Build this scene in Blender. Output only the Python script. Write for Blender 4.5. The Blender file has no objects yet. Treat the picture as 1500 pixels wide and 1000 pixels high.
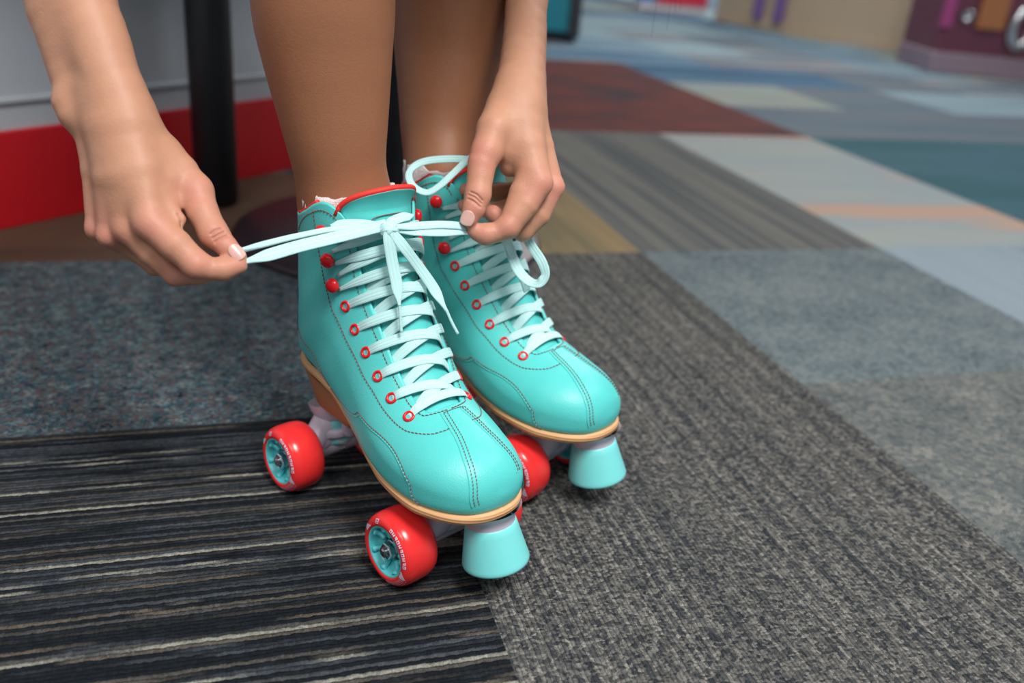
import bpy, math, random
import numpy as np
from mathutils import Vector, Matrix
random.seed(7)
COL = bpy.context.scene.collection
PI = math.pi

# ---- measured places (metres)
ARMS = [([(-0.34285, 0.66012, 0.44805, 0.0256), (-0.33079, 0.6435, 0.41146, 0.02377), (-0.32416, 0.62856, 0.37859, 0.02103), (-0.3143, 0.61755, 0.35435, 0.01829), (-0.30889, 0.61232, 0.33559, 0.017), (-0.2987, 0.60121, 0.31353, 0.01559)], 0.012), ([(-0.31273, 0.64856, 0.44197, 0.02526), (-0.30672, 0.62819, 0.39711, 0.02255), (-0.30412, 0.6208, 0.38083, 0.02075), (-0.2908, 0.61007, 0.35723, 0.0194), (-0.2826, 0.60196, 0.33937, 0.01849), (-0.26949, 0.59217, 0.31781, 0.01714)], 0.012), ([(-0.31021, 0.5982, 0.31658, 0.00911), (-0.3078, 0.59564, 0.31096, 0.00775)], 0.008), ([(-0.30252, 0.60582, 0.32369, 0.01009), (-0.2965, 0.59849, 0.30514, 0.01103), (-0.28936, 0.58541, 0.27635, 0.00919), (-0.28665, 0.57218, 0.23997, 0.00693)], 0.01), ([(-0.28844, 0.59927, 0.32378, 0.01181), (-0.28195, 0.58902, 0.30604, 0.01267), (-0.27469, 0.57421, 0.27587, 0.01084), (-0.27427, 0.56307, 0.23926, 0.00683)], 0.01), ([(-0.28207, 0.59747, 0.32466, 0.01358), (-0.27268, 0.58441, 0.30556, 0.01438), (-0.26345, 0.56972, 0.27807, 0.01254), (-0.25937, 0.55977, 0.2465, 0.00857)], 0.01), ([(-0.27578, 0.59977, 0.32487, 0.01362), (-0.26328, 0.58578, 0.30617, 0.01531), (-0.25317, 0.57198, 0.28305, 0.01389), (-0.24162, 0.55443, 0.25408, 0.00979)], 0.01), ([(-0.26679, 0.59852, 0.31245, 0.0128), (-0.25753, 0.59443, 0.29862, 0.01376), (-0.24809, 0.59422, 0.28847, 0.01293), (-0.23881, 0.59272, 0.28035, 0.01112)], 0.01), ([(-0.25139, 0.58972, 0.28824, 0.01284), (-0.23845, 0.58102, 0.27392, 0.01006), (-0.23377, 0.57664, 0.26429, 0.00777)], 0.01), ([(-0.2908, 0.61199, 0.29375, 0.01228), (-0.26971, 0.59806, 0.251, 0.01143)], 0.012), ([(-0.23981, 0.56935, 0.26757, 0.00677), (-0.23228, 0.56492, 0.26025, 0.0054), (-0.22592, 0.56158, 0.25532, 0.0045)], 0.006), ([(-0.24809, 0.59422, 0.28847, 0.01293), (-0.2331, 0.59218, 0.27914, 0.01019), (-0.22197, 0.58545, 0.26918, 0.01016)], 0.006), ([(-0.22197, 0.58545, 0.26918, 0.01039), (-0.21506, 0.5759, 0.25781, 0.01032), (-0.20534, 0.5673, 0.24614, 0.00936)], 0.005), ([(-0.20534, 0.5673, 0.24614, 0.00936), (-0.19524, 0.56218, 0.23971, 0.00728), (-0.18568, 0.55877, 0.23462, 0.00477)], 0.004), ([(-0.24162, 0.55443, 0.25408, 0.01068), (-0.22478, 0.54917, 0.24251, 0.01046), (-0.20998, 0.54704, 0.23057, 0.00894)], 0.006), ([(-0.2097, 0.54516, 0.23126, 0.00891), (-0.20195, 0.54813, 0.22812, 0.00718), (-0.19489, 0.55124, 0.22771, 0.00744)], 0.004), ([(-0.19489, 0.55124, 0.22771, 0.00744), (-0.18937, 0.55391, 0.22875, 0.00634), (-0.18512, 0.55634, 0.22927, 0.00522)], 0.003), ([(-0.25937, 0.55977, 0.2465, 0.00857), (-0.24466, 0.55855, 0.23171, 0.00864), (-0.2297, 0.55987, 0.21769, 0.00805)], 0.005), ([(-0.2297, 0.55987, 0.21769, 0.00805), (-0.21713, 0.56582, 0.21628, 0.00697), (-0.20349, 0.56995, 0.21813, 0.0056)], 0.003), ([(-0.27427, 0.56307, 0.23926, 0.00683), (-0.26509, 0.57357, 0.22852, 0.00746), (-0.25128, 0.57854, 0.21527, 0.00711)], 0.005), ([(-0.25128, 0.57854, 0.21527, 0.00711), (-0.23902, 0.58848, 0.21297, 0.00674), (-0.22748, 0.59472, 0.21705, 0.00581)], 0.003), ([(-0.28665, 0.57218, 0.23997, 0.00646), (-0.2826, 0.5844, 0.22817, 0.00663), (-0.27299, 0.59345, 0.21909, 0.00628)], 0.005), ([(-0.27299, 0.59345, 0.21909, 0.00628), (-0.26411, 0.60333, 0.21665, 0.00589), (-0.25741, 0.60966, 0.22091, 0.00494)], 0.003), ([(-0.00686, 0.88153, 0.47608, 0.02648), (-0.01331, 0.83158, 0.42657, 0.02098), (-0.01484, 0.79562, 0.39576, 0.01674), (-0.01312, 0.77337, 0.37095, 0.01708), (-0.01249, 0.74828, 0.34715, 0.01815), (-0.01243, 0.7246, 0.32404, 0.02002)], 0.01), ([(-0.00339, 0.91515, 0.47756, 0.02624), (-0.01075, 0.85887, 0.4262, 0.02046), (-0.01413, 0.82023, 0.39432, 0.0158), (-0.01237, 0.79656, 0.36881, 0.01557), (-0.01063, 0.7722, 0.34421, 0.01533), (-0.00839, 0.74825, 0.32048, 0.0162)], 0.012), ([(-0.01299, 0.7375, 0.33794, 0.01309), (-0.00891, 0.71628, 0.31782, 0.01611), (-0.00261, 0.69737, 0.29552, 0.01434), (0.00946, 0.67926, 0.27258, 0.00999)], 0.008), ([(-0.00764, 0.74596, 0.33721, 0.01214), (-0.00362, 0.72666, 0.31647, 0.01362), (0.00813, 0.7128, 0.29322, 0.01031), (0.02185, 0.69709, 0.2659, 0.00756)], 0.007), ([(-0.00783, 0.7645, 0.33451, 0.01131), (-0.00316, 0.74802, 0.31273, 0.01234), (0.00726, 0.73378, 0.28863, 0.01005), (0.01804, 0.72097, 0.26045, 0.00726)], 0.007), ([(-0.01103, 0.76938, 0.33074, 0.01026), (-0.00634, 0.75789, 0.30787, 0.01195), (0.00228, 0.74822, 0.27932, 0.01029), (0.01068, 0.73864, 0.2534, 0.00688)], 0.007), ([(-0.01801, 0.73, 0.33593, 0.01298), (-0.0226, 0.71629, 0.32026, 0.01502), (-0.02842, 0.69481, 0.30682, 0.01419), (-0.03283, 0.68166, 0.29238, 0.01147)], 0.008), ([(-0.01319, 0.70862, 0.30821, 0.01605), (-0.01259, 0.6971, 0.28768, 0.01173), (-0.01451, 0.69469, 0.27996, 0.00855)], 0.01), ([(0.00254, 0.6838, 0.27775, 0.01054), (-0.00346, 0.6757, 0.26474, 0.00946), (-0.00823, 0.66702, 0.25047, 0.00839)], 0.006), ([(-0.03283, 0.68166, 0.29238, 0.01147), (-0.03548, 0.67568, 0.28404, 0.01091), (-0.03622, 0.663, 0.26338, 0.00931)], 0.004), ([(-0.03622, 0.663, 0.26338, 0.00957), (-0.03828, 0.65765, 0.25402, 0.00878), (-0.04109, 0.65335, 0.24698, 0.00645)], 0.004), ([(0.00946, 0.67926, 0.27258, 0.00999), (0.00057, 0.66998, 0.25698, 0.00996), (-0.01139, 0.66061, 0.24121, 0.00915)], 0.004), ([(-0.01139, 0.66061, 0.24121, 0.00915), (-0.01932, 0.65857, 0.2367, 0.00784), (-0.02746, 0.65664, 0.23487, 0.00809)], 0.003), ([(-0.02746, 0.65664, 0.23487, 0.00809), (-0.03379, 0.65608, 0.23606, 0.00677), (-0.03756, 0.65583, 0.23794, 0.00572)], 0.003), ([(0.02185, 0.69709, 0.2659, 0.00756), (0.01211, 0.68751, 0.24481, 0.00864), (0.00037, 0.68189, 0.23243, 0.0081)], 0.004), ([(0.00037, 0.68189, 0.23243, 0.0081), (-0.01294, 0.68316, 0.23524, 0.00702), (-0.02446, 0.68362, 0.2435, 0.00699)], 0.003), ([(0.01804, 0.72097, 0.26045, 0.00726), (0.0048, 0.7161, 0.24729, 0.00951), (-0.01292, 0.71433, 0.23856, 0.00897)], 0.004), ([(-0.01292, 0.71433, 0.23856, 0.00841), (-0.03118, 0.70973, 0.2381, 0.00613), (-0.04904, 0.70676, 0.24124, 0.00527)], 0.003), ([(0.01068, 0.73864, 0.2534, 0.00688), (-0.00331, 0.73691, 0.24958, 0.00859), (-0.0202, 0.73357, 0.24708, 0.00857)], 0.004), ([(-0.0202, 0.73357, 0.24708, 0.008), (-0.03703, 0.72579, 0.24928, 0.00565), (-0.04941, 0.71597, 0.25184, 0.0053)], 0.003)]
LEGS = [([(-0.14114, 0.67715, 0.20749, 0.03051), (-0.14119, 0.67612, 0.24149, 0.032), (-0.14221, 0.67267, 0.26291, 0.0325), (-0.14551, 0.67277, 0.28731, 0.03513), (-0.14874, 0.67524, 0.31209, 0.03931), (-0.15305, 0.67828, 0.34295, 0.04425), (-0.15653, 0.68032, 0.37164, 0.04804), (-0.15742, 0.67997, 0.3902, 0.0494), (-0.15886, 0.67822, 0.43472, 0.05118), (-0.15846, 0.67302, 0.47646, 0.05029)], 0.02), ([(-0.06394, 0.77856, 0.20104, 0.03086), (-0.06966, 0.78136, 0.23137, 0.03048), (-0.07639, 0.78651, 0.25481, 0.0315), (-0.07907, 0.80378, 0.28073, 0.03657), (-0.07887, 0.81898, 0.31419, 0.04267), (-0.07928, 0.83416, 0.3476, 0.04876), (-0.07986, 0.84117, 0.38723, 0.05237), (-0.07924, 0.84663, 0.4476, 0.05515), (-0.07419, 0.8348, 0.4941, 0.05525)], 0.02)]
RIGHT_ELBOW_FROM = [(-0.34285, 0.66012, 0.44805, 0.0256)]
LEFT_ELBOW_FROM = [(-0.00686, 0.88153, 0.47608, 0.02648)]
NAIL_R = [(-0.18584, 0.55303, 0.24132), (-0.18043, 0.55101, 0.23687), (-0.18324, 0.55501, 0.24328)]
NAIL_L = [(-0.04254, 0.64307, 0.25095), (-0.0441, 0.64166, 0.24542), (-0.03892, 0.64355, 0.24958)]
BOW_NEAR = {'pull_upper': [(-0.18547, 0.56143, 0.23805), (-0.17309, 0.56935, 0.24098), (-0.15602, 0.58362, 0.24338), (-0.13639, 0.60077, 0.24486), (-0.11694, 0.61216, 0.24576), (-0.1004, 0.61534, 0.24793)], 'pull_lower': [(-0.18262, 0.55738, 0.23156), (-0.16786, 0.56669, 0.23512), (-0.15005, 0.57846, 0.23927), (-0.13028, 0.59498, 0.24179), (-0.11352, 0.60723, 0.24458), (-0.09717, 0.61354, 0.2488)], 'pull_right_upper': [(-0.09213, 0.61293, 0.24745), (-0.0769, 0.62357, 0.2467), (-0.06084, 0.63618, 0.24545), (-0.04716, 0.64979, 0.24156), (-0.0394, 0.66057, 0.23628)], 'pull_right_lower': [(-0.09189, 0.61501, 0.24479), (-0.07566, 0.62293, 0.24288), (-0.0589, 0.63491, 0.24024), (-0.04497, 0.65127, 0.23755), (-0.03732, 0.66214, 0.2349)], 'to_hook': [(-0.09937, 0.61842, 0.24504), (-0.09376, 0.61952, 0.24987), (-0.08804, 0.63065, 0.25019), (-0.08267, 0.64289, 0.24814)], 'to_hook_left': [(-0.13689, 0.61158, 0.24449), (-0.12723, 0.6145, 0.24607), (-0.11559, 0.61785, 0.24619), (-0.10021, 0.62052, 0.24483)], 'tail_a': [(-0.09454, 0.60965, 0.24772), (-0.09393, 0.6074, 0.23934), (-0.09072, 0.60571, 0.22324), (-0.0869, 0.60322, 0.2088), (-0.08365, 0.59835, 0.19348)], 'aglet_a': [(-0.08374, 0.59872, 0.1944), (-0.08214, 0.59532, 0.18468), (-0.08054, 0.59177, 0.17554)], 'tail_b': [(-0.09301, 0.60957, 0.24587), (-0.08368, 0.61215, 0.23366), (-0.07375, 0.6207, 0.21698), (-0.06276, 0.62416, 0.20058), (-0.05112, 0.61958, 0.18427)], 'aglet_b': [(-0.05141, 0.61936, 0.18545), (-0.04625, 0.61656, 0.17656), (-0.04086, 0.61349, 0.1689)], 'knot': [(-0.095, 0.61261, 0.24676)]}
BOW_FAR = {'loop_left': [(-0.03828, 0.71848, 0.28154), (-0.04743, 0.71078, 0.2791), (-0.05974, 0.70409, 0.26681), (-0.06977, 0.70061, 0.25672), (-0.0793, 0.70016, 0.25089), (-0.09001, 0.70548, 0.25294), (-0.09591, 0.71437, 0.258), (-0.09503, 0.72235, 0.26348), (-0.08657, 0.72898, 0.2684), (-0.07011, 0.73155, 0.27164), (-0.04845, 0.72719, 0.27413), (-0.03465, 0.72336, 0.27295)], 'loop_right': [(-0.01289, 0.70591, 0.22245), (-0.00946, 0.69807, 0.21243), (-0.00177, 0.68764, 0.19914), (0.00914, 0.67782, 0.19205), (0.01731, 0.67206, 0.19387), (0.02152, 0.67306, 0.20091), (0.01794, 0.67888, 0.20889), (0.00994, 0.68882, 0.21627), (0.00175, 0.70099, 0.22369)], 'strand': [(-0.01664, 0.70338, 0.22171), (-0.0067, 0.69395, 0.20822), (0.00264, 0.6921, 0.19203), (0.00843, 0.69631, 0.17714)]}
HOLD = []
POSES = {'near': (-0.13623, 0.67671, -0.77508), 'far': (-0.073, 0.785, -0.637)}
KNUCKLES = [(-0.23487, 0.5366, 0.25834), (-0.26989, 0.5508, 0.24126), (-0.28269, 0.56215, 0.24205), (-0.21387, 0.57008, 0.27403), (-0.20416, 0.53047, 0.23518), (-0.2242, 0.54615, 0.22135), (-0.17858, 0.54885, 0.23211), (-0.19609, 0.55654, 0.24904), (0.01356, 0.66479, 0.27458), (0.02598, 0.68775, 0.2671), (-0.01051, 0.64748, 0.24373), (-0.03553, 0.6683, 0.29198), (-0.03998, 0.64892, 0.25898), (-0.03301, 0.64671, 0.23477), (-0.0243, 0.67803, 0.2457), (-0.05248, 0.7114, 0.25388), (-0.05097, 0.70279, 0.24217)]
CREASES = [[(-0.20176, 0.55576, 0.24733), (-0.1984, 0.55682, 0.24966), (-0.19505, 0.55788, 0.252)], [(-0.20021, 0.55489, 0.24541), (-0.19686, 0.55595, 0.24775), (-0.19309, 0.55721, 0.25053)], [(-0.20335, 0.55681, 0.24965), (-0.20078, 0.5588, 0.25162), (-0.19738, 0.55968, 0.25355)], [(-0.04273, 0.65198, 0.26572), (-0.03792, 0.65034, 0.26454), (-0.03303, 0.64982, 0.26097)], [(-0.04244, 0.65072, 0.26295), (-0.03814, 0.64907, 0.26173), (-0.0338, 0.64873, 0.25858)], [(-0.0414, 0.65288, 0.2677), (-0.03659, 0.65124, 0.26651), (-0.03221, 0.6507, 0.2629)], [(-0.22481, 0.55961, 0.26066), (-0.22008, 0.55601, 0.25756)], [(-0.22173, 0.55788, 0.25684), (-0.21709, 0.55465, 0.25456)], [(-0.21953, 0.55611, 0.25294), (-0.21441, 0.55272, 0.25032)]]
# ---------------------------------------------------------------- boot surface
# keys: s, Bx, Bz, Tx, Tz, half width, centre offset (towards the inner side), exponent bottom, exponent top, height warp
BK = np.array([
 (0.00, .2080,.0885, .2080,.0885, .00001, -.010, 2.0,2.0,1.0),
 (0.02, .2070,.0810, .2065,.0960, .0115, -.010, 2.1,2.0,1.0),
 (0.05, .2030,.0770, .2030,.1040, .0220, -.011, 2.8,2.0,1.1),
 (0.09, .1950,.0760, .1950,.1120, .0310, -.012, 3.4,2.1,1.25),
 (0.14, .1820,.0760, .1820,.1185, .0385, -.013, 4.0,2.2,1.40),
 (0.20, .1650,.0760, .1650,.1235, .0440, -.013, 4.6,2.2,1.55),
 (0.27, .1440,.0765, .1480,.1280, .0475, -.011, 4.8,2.1,1.65),
 (0.34, .1210,.0775, .1310,.1345, .0480, -.009, 4.6,2.0,1.65),
 (0.41, .0950,.0810, .1180,.1450, .0470, -.006, 4.2,1.9,1.60),
 (0.48, .0650,.0895, .1060,.1600, .0445, -.003, 3.8,1.9,1.45),
 (0.55, .0310,.0990, .0950,.1780, .0420, -.002, 3.4,1.9,1.25),
 (0.62,-.0060,.1040, .0850,.1960, .0405, -.002, 3.0,1.9,1.10),
 (0.68,-.0350,.1100, .0780,.2110, .0405, -.002, 2.7,1.9,1.00),
 (0.74,-.0455,.1280, .0720,.2230, .0410, -.002, 2.0,2.0,0.95),
 (0.81,-.0430,.1600, .0670,.2340, .0415, -.002, 2.0,2.1,0.95),
 (0.88,-.0380,.1960, .0620,.2430, .0420, -.003, 2.0,2.1,0.95),
 (0.94,-.0365,.2260, .0590,.2530, .0425, -.003, 2.0,2.1,0.95),
 (1.00,-.0375,.2540, .0560,.2620, .0425, -.003, 2.0,2.1,0.95)])
def _crom(keys, s):
    s = np.clip(np.asarray(s, float), 0, 1)
    x = keys[:,0]; y = keys[:,1:]
    m = np.zeros_like(y)
    d = (y[1:]-y[:-1])/(x[1:]-x[:-1])[:,None]
    m[1:-1] = .5*(d[1:]+d[:-1]); m[0] = d[0]; m[0,0] = m[0,2] = 0; m[-1] = d[-1]
    i = np.clip(np.searchsorted(x, s, side='right')-1, 0, len(x)-2)
    h = (x[i+1]-x[i]); t = (s-x[i])/h
    t = t[...,None]; h = h[...,None]
    return ((2*t**3-3*t**2+1)*y[i] + (t**3-2*t**2+t)*h*m[i] + (-2*t**3+3*t**2)*y[i+1] + (t**3-t**2)*h*m[i+1])
def boot(s, phi, off=0.0):
    """point of the boot's outside; s 0 toe .. 1 top, phi 0 front/top centre, negative y (outer side) for phi in (0,pi)."""
    k = _crom(BK, s)
    Bx,Bz,Tx,Tz,w,cy,nb,nt,pw = [k[...,i] for i in range(9)]
    c = np.cos(phi); sn = np.sin(phi)
    n = np.where(c > 0, nt, nb)
    nn = 2/n
    q = np.sign(c)*np.abs(c)**nn
    h = np.clip(.5+.5*q, 0, 1)**np.maximum(pw,.5)
    y = cy - np.sign(sn)*np.abs(sn)**(2/np.where(c>0, nt, nb))*(w+off)
    x = Bx+(Tx-Bx)*h; z = Bz+(Tz-Bz)*h
    return np.stack([x, y, z], -1)
def boot_n(s, phi, e=2e-3):
    a = boot(np.clip(s+e,0,1), phi)-boot(np.clip(s-e,0,1), phi)
    b = boot(s, phi+e*3)-boot(s, phi-e*3)
    n = np.cross(a, b); n = n/np.maximum(np.linalg.norm(n, axis=-1, keepdims=True), 1e-12)
    # outward
    cen = .5*(boot(s, np.zeros_like(np.asarray(phi,float)))+boot(s, np.zeros_like(np.asarray(phi,float))+np.pi))
    sg = np.sign(((boot(s,phi)-cen)*n).sum(-1, keepdims=True)); sg[sg==0] = 1
    return n*sg
# ================================================================ helpers
def link(o):
    COL.objects.link(o); return o
def tag(o, label=None, cat=None, group=None, kind=None):
    if label: o['label'] = label
    if cat: o['category'] = cat
    if group: o['group'] = group
    if kind: o['kind'] = kind
    return o
def empty(name, loc=(0,0,0), rz=0.0):
    o = bpy.data.objects.new(name, None); link(o); o.location = loc; o.rotation_euler = (0,0,rz)
    o.empty_display_size = .02
    return o
def mesh_obj(name, verts, faces, mat=None, parent=None, smooth=True, uv=None, mats=None, fm=None):
    me = bpy.data.meshes.new(name)
    me.from_pydata([tuple(map(float, v)) for v in verts], [], [tuple(int(i) for i in f) for f in faces])
    if mats:
        for m in mats: me.materials.append(m)
        if fm is not None: me.polygons.foreach_set('material_index', np.asarray(fm, dtype=np.int32))
    elif mat: me.materials.append(mat)
    if smooth: me.polygons.foreach_set('use_smooth', np.ones(len(me.polygons), dtype=bool))
    if uv is not None:
        l = me.uv_layers.new(name='UVMap')
        vi = np.zeros(len(me.loops), dtype=np.int32); me.loops.foreach_get('vertex_index', vi)
        l.data.foreach_set('uv', np.asarray(uv, dtype=np.float32)[vi].ravel())
    me.update()
    o = bpy.data.objects.new(name, me); link(o)
    if parent: o.parent = parent
    return o
class MB:
    """collects verts / faces of one mesh"""
    def __init__(s): s.v = []; s.f = []; s.m = []; s.uv = []
    def add(s, v, f, m=0, uv=None):
        b = len(s.v); s.v += [tuple(map(float, p)) for p in v]; s.f += [tuple(int(i)+b for i in q) for q in f]; s.m += [m]*len(f)
        s.uv += [tuple(p) for p in uv] if uv is not None else [(0,0)]*len(v)
        return s
    def obj(s, name, mat, parent=None, smooth=True):
        ms = mat if isinstance(mat, (list, tuple)) else [mat]
        return mesh_obj(name, s.v, s.f, None, parent, smooth, s.uv, ms, s.m)
def nrm(v):
    v = np.asarray(v, float); return v/np.maximum(np.linalg.norm(v, axis=-1, keepdims=True), 1e-12)
def cat_spline(P, n, closed=False):
    P = np.asarray(P, float); k = len(P)
    if k == 2:
        t = np.linspace(0,1,n)[:,None]; return P[0]*(1-t)+P[1]*t
    if closed: Q = np.vstack([P[-1], P, P[0], P[1]]); segs = k
    else: Q = np.vstack([2*P[0]-P[1], P, 2*P[-1]-P[-2]]); segs = k-1
    u = np.linspace(0, segs, n, endpoint=not closed); i = np.minimum(u.astype(int), segs-1); t = (u-i)[:,None]
    a,b,c,d = Q[i],Q[i+1],Q[i+2],Q[i+3]
    return .5*((2*b)+(-a+c)*t+(2*a-5*b+4*c-d)*t**2+(-a+3*b-3*c+d)*t**3)
def frames(P, nref):
    T = np.gradient(P, axis=0); T = nrm(T)
    N = np.asarray(nref, float)
    if N.ndim == 1: N = np.tile(N, (len(P),1))
    B = nrm(np.cross(T, N)); N = nrm(np.cross(B, T))
    return T, B, N
def sweep(P, prof, nref=(0,0,1), scale=None, cap=True, closed=False):
    """sweep the closed profile (list of (b, n)) along P"""
    P = np.asarray(P, float); T,B,N = frames(P, nref)
    if closed: 
        T = nrm(np.roll(P,-1,0)-np.roll(P,1,0)); N = np.tile(nref,(len(P),1)) if np.ndim(nref)==1 else np.asarray(nref); B = nrm(np.cross(T,N)); N = nrm(np.cross(B,T))
    pr = np.asarray(prof, float); m = len(pr); n = len(P)
    sc = np.ones((n,2)) if scale is None else np.asarray(scale, float).reshape(n,-1)*np.ones((1,2))
    V = P[:,None,:]+B[:,None,:]*(pr[None,:,0]*sc[:,:1])[...,None]+N[:,None,:]*(pr[None,:,1]*sc[:,1:2])[...,None]
    V = V.reshape(-1,3); F = []
    r = n if closed else n-1
    for i in range(r):
        i2 = (i+1) % n
        for j in range(m):
            j2 = (j+1) % m
            F.append((i*m+j, i*m+j2, i2*m+j2, i2*m+j))
    if cap and not closed:
        F.append(tuple(range(m-1,-1,-1))); F.append(tuple((n-1)*m+j for j in range(m)))
    L = np.concatenate([[0], np.cumsum(np.linalg.norm(np.diff(P,axis=0),axis=1))])
    uv = [(j/m, L[i]) for i in range(n) for j in range(m)]
    return V, F, uv
def circ(r, n=10): return [(r*math.cos(2*PI*i/n), r*math.sin(2*PI*i/n)) for i in range(n)]
def tube(mb, P, r, n=10, m=0, nref=(0.1,0.2,1), closed=False, scale=None):
    V,F,uv = sweep(P, circ(r,n), nref, scale, True, closed); mb.add(V,F,m,uv)
def lathe(mb, prof, origin, axis, seg=48, m=0, mats=None):
    """prof: list of (r, a) along axis; a None radius closes"""
    ax = nrm(axis); h = np.array([0,0,1.]) if abs(ax[2])<.9 else np.array([1.,0,0])
    u_ = nrm(np.cross(h, ax)); v_ = np.cross(ax, u_); o = np.asarray(origin, float)
    V = []; F = []; ms = []
    k = len(prof)
    for (r,a) in prof:
        for j in range(seg):
            t = 2*PI*j/seg
            V.append(o+ax*a+(u_*math.cos(t)+v_*math.sin(t))*max(r,1e-5))
    for i in range(k-1):
        for j in range(seg):
            j2 = (j+1) % seg
            F.append((i*seg+j, i*seg+j2, (i+1)*seg+j2, (i+1)*seg+j)); ms.append(mats[i] if mats else m)
    b = len(mb.v); mb.v += [tuple(map(float,p)) for p in V]; mb.f += [tuple(i+b for i in q) for q in F]; mb.m += ms; mb.uv += [(0,0)]*len(V)
def box(mb, c, s, m=0, rot=None):
    c = np.asarray(c,float); V = []
    for x in (-.5,.5):
        for y in (-.5,.5):
            for z in (-.5,.5):
                p = np.array([x*s[0],y*s[1],z*s[2]])
                if rot is not None: p = rot@p
                V.append(c+p)
    mb.add(V, [(0,1,3,2),(4,6,7,5),(0,4,5,1),(2,3,7,6),(0,2,6,4),(1,5,7,3)], m)
def bevel(o, w, seg=2, ang=40):
    b = o.modifiers.new('bevel','BEVEL'); b.width = w; b.segments = seg; b.limit_method = 'ANGLE'; b.angle_limit = math.radians(ang)
    return o
def prism(mb, outline, z0, z1, r=.001, m=0, grow=0.0):
    """closed outline (x,y) extruded with small rounded rims; z0/z1 may be arrays"""
    O = np.asarray(outline,float); n = len(O)
    z0 = np.broadcast_to(z0,(n,)).astype(float); z1 = np.broadcast_to(z1,(n,)).astype(float)
    d = nrm(np.roll(O,-1,0)-np.roll(O,1,0)); nr = np.stack([d[:,1],-d[:,0]],-1)
    area = .5*np.sum(O[:,0]*np.roll(O[:,1],-1)-np.roll(O[:,0],-1)*O[:,1])
    if area < 0: nr = -nr
    rings = []
    for (k,off,zz) in ((0,-r,z0),(1,-r*.3,z0+r*.3),(2,0,z0+r),(3,grow*.5,.5*(z0+z1)),(4,grow,z1-r),(5,grow-r*.3,z1-r*.3),(6,grow-r,z1)):
        rings.append(np.column_stack([O+nr*off, zz]))
    V = np.vstack(rings); F = []
    for i in range(6):
        for j in range(n):
            j2 = (j+1)%n; F.append((i*n+j,i*n+j2,(i+1)*n+j2,(i+1)*n+j))
    # caps as strips toward centreline (outlines are symmetric, ordered)
    F.append(tuple(range(n-1,-1,-1))); F.append(tuple(6*n+j for j in range(n)))
    mb.add(V,F,m)

# ================================================================ materials
class NT:
    def __init__(s, m): s.t = m.node_tree; s.n = s.t.nodes; s.l = s.t.links
    def new(s, t, **kw):
        n = s.n.new(t)
        for k,v in kw.items(): setattr(n,k,v)
        return n
    def put(s, sock, v):
        if isinstance(v, bpy.types.NodeSocket): s.l.new(v, sock)
        elif v is not None: sock.default_value = v
    def math(s, op, a, b=None, c=None):
        n = s.new('ShaderNodeMath', operation=op); s.put(n.inputs[0], a)
        if b is not None: s.put(n.inputs[1], b)
        if c is not None: s.put(n.inputs[2], c)
        return n.outputs[0]
    def vmath(s, op, a, b=None):
        n = s.new('ShaderNodeVectorMath', operation=op); s.put(n.inputs[0], a)
        if b is not None: s.put(n.inputs[1], b)
        return n.outputs[0]
    def scale(s, v, f):
        n = s.new('ShaderNodeVectorMath', operation='SCALE'); s.put(n.inputs[0], v); s.put(n.inputs['Scale'], f); return n.outputs[0]
    def sep(s, v):
        n = s.new('ShaderNodeSeparateXYZ'); s.l.new(v, n.inputs[0]); return n.outputs
    def comb(s, x=0., y=0., z=0.):
        n = s.new('ShaderNodeCombineXYZ'); s.put(n.inputs[0],x); s.put(n.inputs[1],y); s.put(n.inputs[2],z); return n.outputs[0]
    def noise(s, v, scale, detail=2, rough=.5, dim='3D', out='Fac'):
        n = s.new('ShaderNodeTexNoise'); n.noise_dimensions = dim; s.put(n.inputs['Vector'], v); n.inputs['Scale'].default_value = scale
        n.inputs['Detail'].default_value = detail; n.inputs['Roughness'].default_value = rough; return n.outputs[out]
    def white(s, v, out='Value'):
        n = s.new('ShaderNodeTexWhiteNoise'); n.noise_dimensions = '3D'; s.put(n.inputs['Vector'], v); return n.outputs[out]
    def ramp(s, f, stops, interp='LINEAR'):
        n = s.new('ShaderNodeValToRGB'); r = n.color_ramp; r.interpolation = interp
        while len(r.elements) < len(stops): r.elements.new(.5)
        for e,(p,c) in zip(r.elements, stops): e.position = p; e.color = (*c,1) if len(c)==3 else c
        s.put(n.inputs[0], f); return n.outputs[0]
    def mix(s, f, a, b, mode='MIX'):
        n = s.new('ShaderNodeMix'); n.data_type = 'RGBA'; n.blend_type = mode
        s.put(n.inputs[0], f); s.put(n.inputs[6], a if isinstance(a,bpy.types.NodeSocket) else (*a,1)); s.put(n.inputs[7], b if isinstance(b,bpy.types.NodeSocket) else (*b,1)); return n.outputs[2]
    def bump(s, h, dist, strength=1.0, nrm_=None):
        n = s.new('ShaderNodeBump'); n.inputs['Distance'].default_value = dist; n.inputs['Strength'].default_value = strength
        s.put(n.inputs['Height'], h)
        if nrm_ is not None: s.put(n.inputs['Normal'], nrm_)
        return n.outputs[0]
    def obj(s): return s.new('ShaderNodeTexCoord').outputs['Object']
    def uv(s): return s.new('ShaderNodeTexCoord').outputs['UV']
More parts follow.
